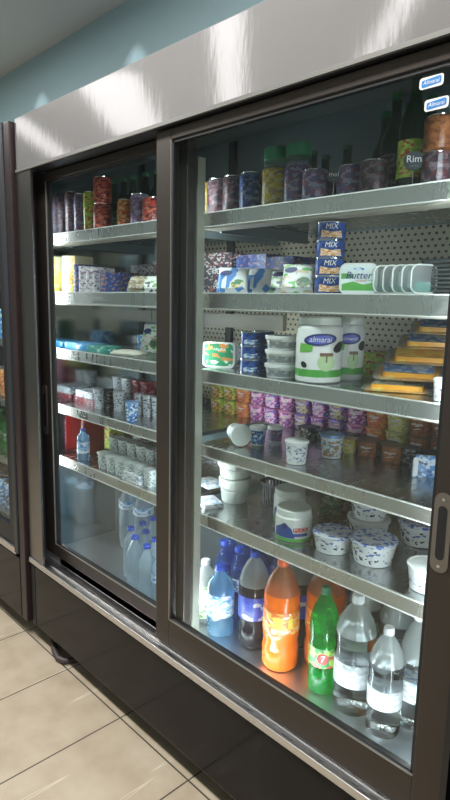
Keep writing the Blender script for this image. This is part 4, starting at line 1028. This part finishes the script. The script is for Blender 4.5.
# crumpled hose under the cabinet corner
a = onZ(40, 640, .012); b = onZ(52, 653, .012); a.x += .05; b.x += .05
bm = bmesh.new(); bm_tube(bm, [(a.x-.02, a.y+.06, .012), (a.x, a.y+.03, .02), ((a.x+b.x)/2, (a.y+b.y)/2+.01, .014), (b.x, b.y, .012), (b.x+.03, b.y+.01, .012), (b.x+.05, b.y+.05, .012), (b.x+.04, b.y+.07, .012)], .011, 8)
tag(part('drain_hose', bm, mat('dark_hose', (.05, .035, .04), .5), None), 'crumpled dark hose lying on the tiles under the fridge corner', 'hose')

# final standing places of crowded goods, so that nothing touches its neighbour
PLACE = {
 'drink_can': (-1.345, .18), 'drink_can.001': (-1.279, .18), 'drink_can.002': (-1.214, .18), 'drink_can.004': (-1.148, .18), 'drink_can.003': (-1.305, .30),
 'drink_can.005': (-.908, .15), 'drink_can.006': (-.880, .217), 'drink_can.007': (-.823, .168), 'drink_can.008': (-.757, .16), 'glass_bottle.003': (-.760, .240),
 'glass_bottle.006': (-.708, .300), 'glass_bottle.001': (-1.068, .392), 'drink_can.012': (-.558, .203), 'drink_can.009': (-.832, .28),
 'soft_pack.001': (-.82, .375), 'soft_pack.002': (-.80, .43), 'soft_pack.003': (-.745, .485), 'yogurt_cup': (-.543, .13),
 'slotted_basket': (-1.128, .302), 'spread_jar': (-.938, .158), 'spread_jar.001': (-1.030, .250), 'labneh_tub': (-.820, .170), 'labneh_tub.001': (-.716, .190), 'labneh_tub.004': (-.698, .378), 'labneh_tub.002': (-.812, .318), 'labneh_tub.003': (-.812, .318),
 'soft_pack.004': (-.955, .345), 'soft_pack.005': (-.985, .405), 'soft_pack.006': (-.875, .45), 'plastic_bottle.001': (-1.273, .152),
 'water_bottle.015': (-1.905, .30), 'water_bottle.016': (-1.805, .30), 'glass_bottle.009': (-1.835, .24),
 'drink_can.013': (-1.975, .34), 'drink_can.014': (-1.90, .31), 'drink_can.015': (-2.035, .15), 'drink_can.016': (-1.970, .15), 'drink_can.017': (-1.905, .15),
 'lidded_jar.002': (-2.030, .225), 'drink_can.023': (-1.960, .240), 'drink_can.024': (-2.035, .31),
 'carton.005': (-2.020, .158), 'carton.006': (-2.020, .158), 'carton.007': (-1.948, .150), 'carton.008': (-1.908, .150), 'carton.009': (-1.855, .152), 'carton.010': (-1.875, .270),
 'carton.017': (-1.980, .165), 'carton.019': (-1.900, .40), 'soft_pack.009': (-1.555, .235), 'soft_pack.008': (-1.556, .155), 'carton.018': (-1.832, .150), 'soft_pack.011': (-1.692, .158), 'soft_pack.010': (-1.705, .258), 'carton.020': (-1.64, .36),
 'pot_tray': (-1.988, .205), 'pot_tray.001': (-1.988, .205), 'carton.022': (-1.990, .310), 'drink_bottle.001': (-1.474, .15),
 'spread_tub': (-1.235, .155),
}
for nme, (px_, py_) in PLACE.items():
    o = bpy.data.objects[nme]; o.location.x = px_; o.location.y = py_
for nme, lb_ in (('drink_can.013', 'tall orange can at the back of the far top shelf, behind the dark cans'), ('drink_can.014', 'tall yellow can at the back of the far top shelf, behind the green-yellow one'),
                 ('drink_can.015', 'tall dark can at the outer end of the far top shelf'), ('drink_can.016', 'tall purple can second from the outer end, far top shelf'),
                 ('lidded_jar.002', 'small yellow-capped jar behind the end can, far top shelf')):
    bpy.data.objects[nme]['label'] = lb_
o = bpy.data.objects['cheese_pack.001']; o.location.y += .045; o.location.x -= .016

# ================================================================== lights
def area(name, loc, rot, sx, sy, e, col=(1, 1, 1)):
    l = bpy.data.lights.new(name, 'AREA'); l.shape = 'RECTANGLE'; l.size = sx; l.size_y = sy; l.energy = e; l.color = col
    o = bpy.data.objects.new(name, l); C.objects.link(o); o.location = loc; o.rotation_euler = rot; return o
area('aisle_light', (-1.2, -.75, 2.76), (0, 0, 0), 1.2, .3, 48, (1, .97, .93))
area('aisle_light', (-3.6, -.75, 2.76), (0, 0, 0), 1.2, .3, 54, (1, .97, .93))
area('aisle_light', (1.2, -.75, 2.76), (0, 0, 0), 1.2, .3, 36, (1, .97, .93))
def spot(x, y, e, ang):
    l = bpy.data.lights.new('downlight', 'SPOT'); l.energy = e; l.spot_size = math.radians(ang); l.spot_blend = .12; l.shadow_soft_size = .02
    o = bpy.data.objects.new('downlight', l); C.objects.link(o); o.location = (x, y, 2.78)
p = onD(132, 25, 1.80); q = onD(37, 65, 1.80)
spot(p.x, YB-.13, 4, 62); spot(q.x, YB-.13, 4, 62)
wd_ = bpy.data.worlds.new('world'); bpy.context.scene.world = wd_; wd_.use_nodes = True
wd_.node_tree.nodes['Background'].inputs[0].default_value = (.6, .7, .75, 1); wd_.node_tree.nodes['Background'].inputs[1].default_value = .05

# ================================================================== camera and view
cd = bpy.data.cameras.new('camera'); cam = bpy.data.objects.new('camera', cd); C.objects.link(cam)
cd.sensor_fit = 'VERTICAL'; cd.sensor_height = 24; cd.lens = F/800*24; cd.clip_start = .02
R3 = Matrix([[RT[i][0], -RT[i][1], -RT[i][2]] for i in range(3)])
cam.matrix_world = Matrix.Translation((0, -1, CZ)) @ R3.to_4x4()
sc = bpy.context.scene; sc.camera = cam
sc.view_settings.view_transform = 'Standard'; sc.view_settings.look = 'None'; sc.view_settings.gamma = 1; sc.view_settings.use_curve_mapping = False
sc.view_settings.exposure = 0.2
try:
    sc.cycles.transparent_max_bounces = 24; sc.cycles.max_bounces = 8
except Exception: pass
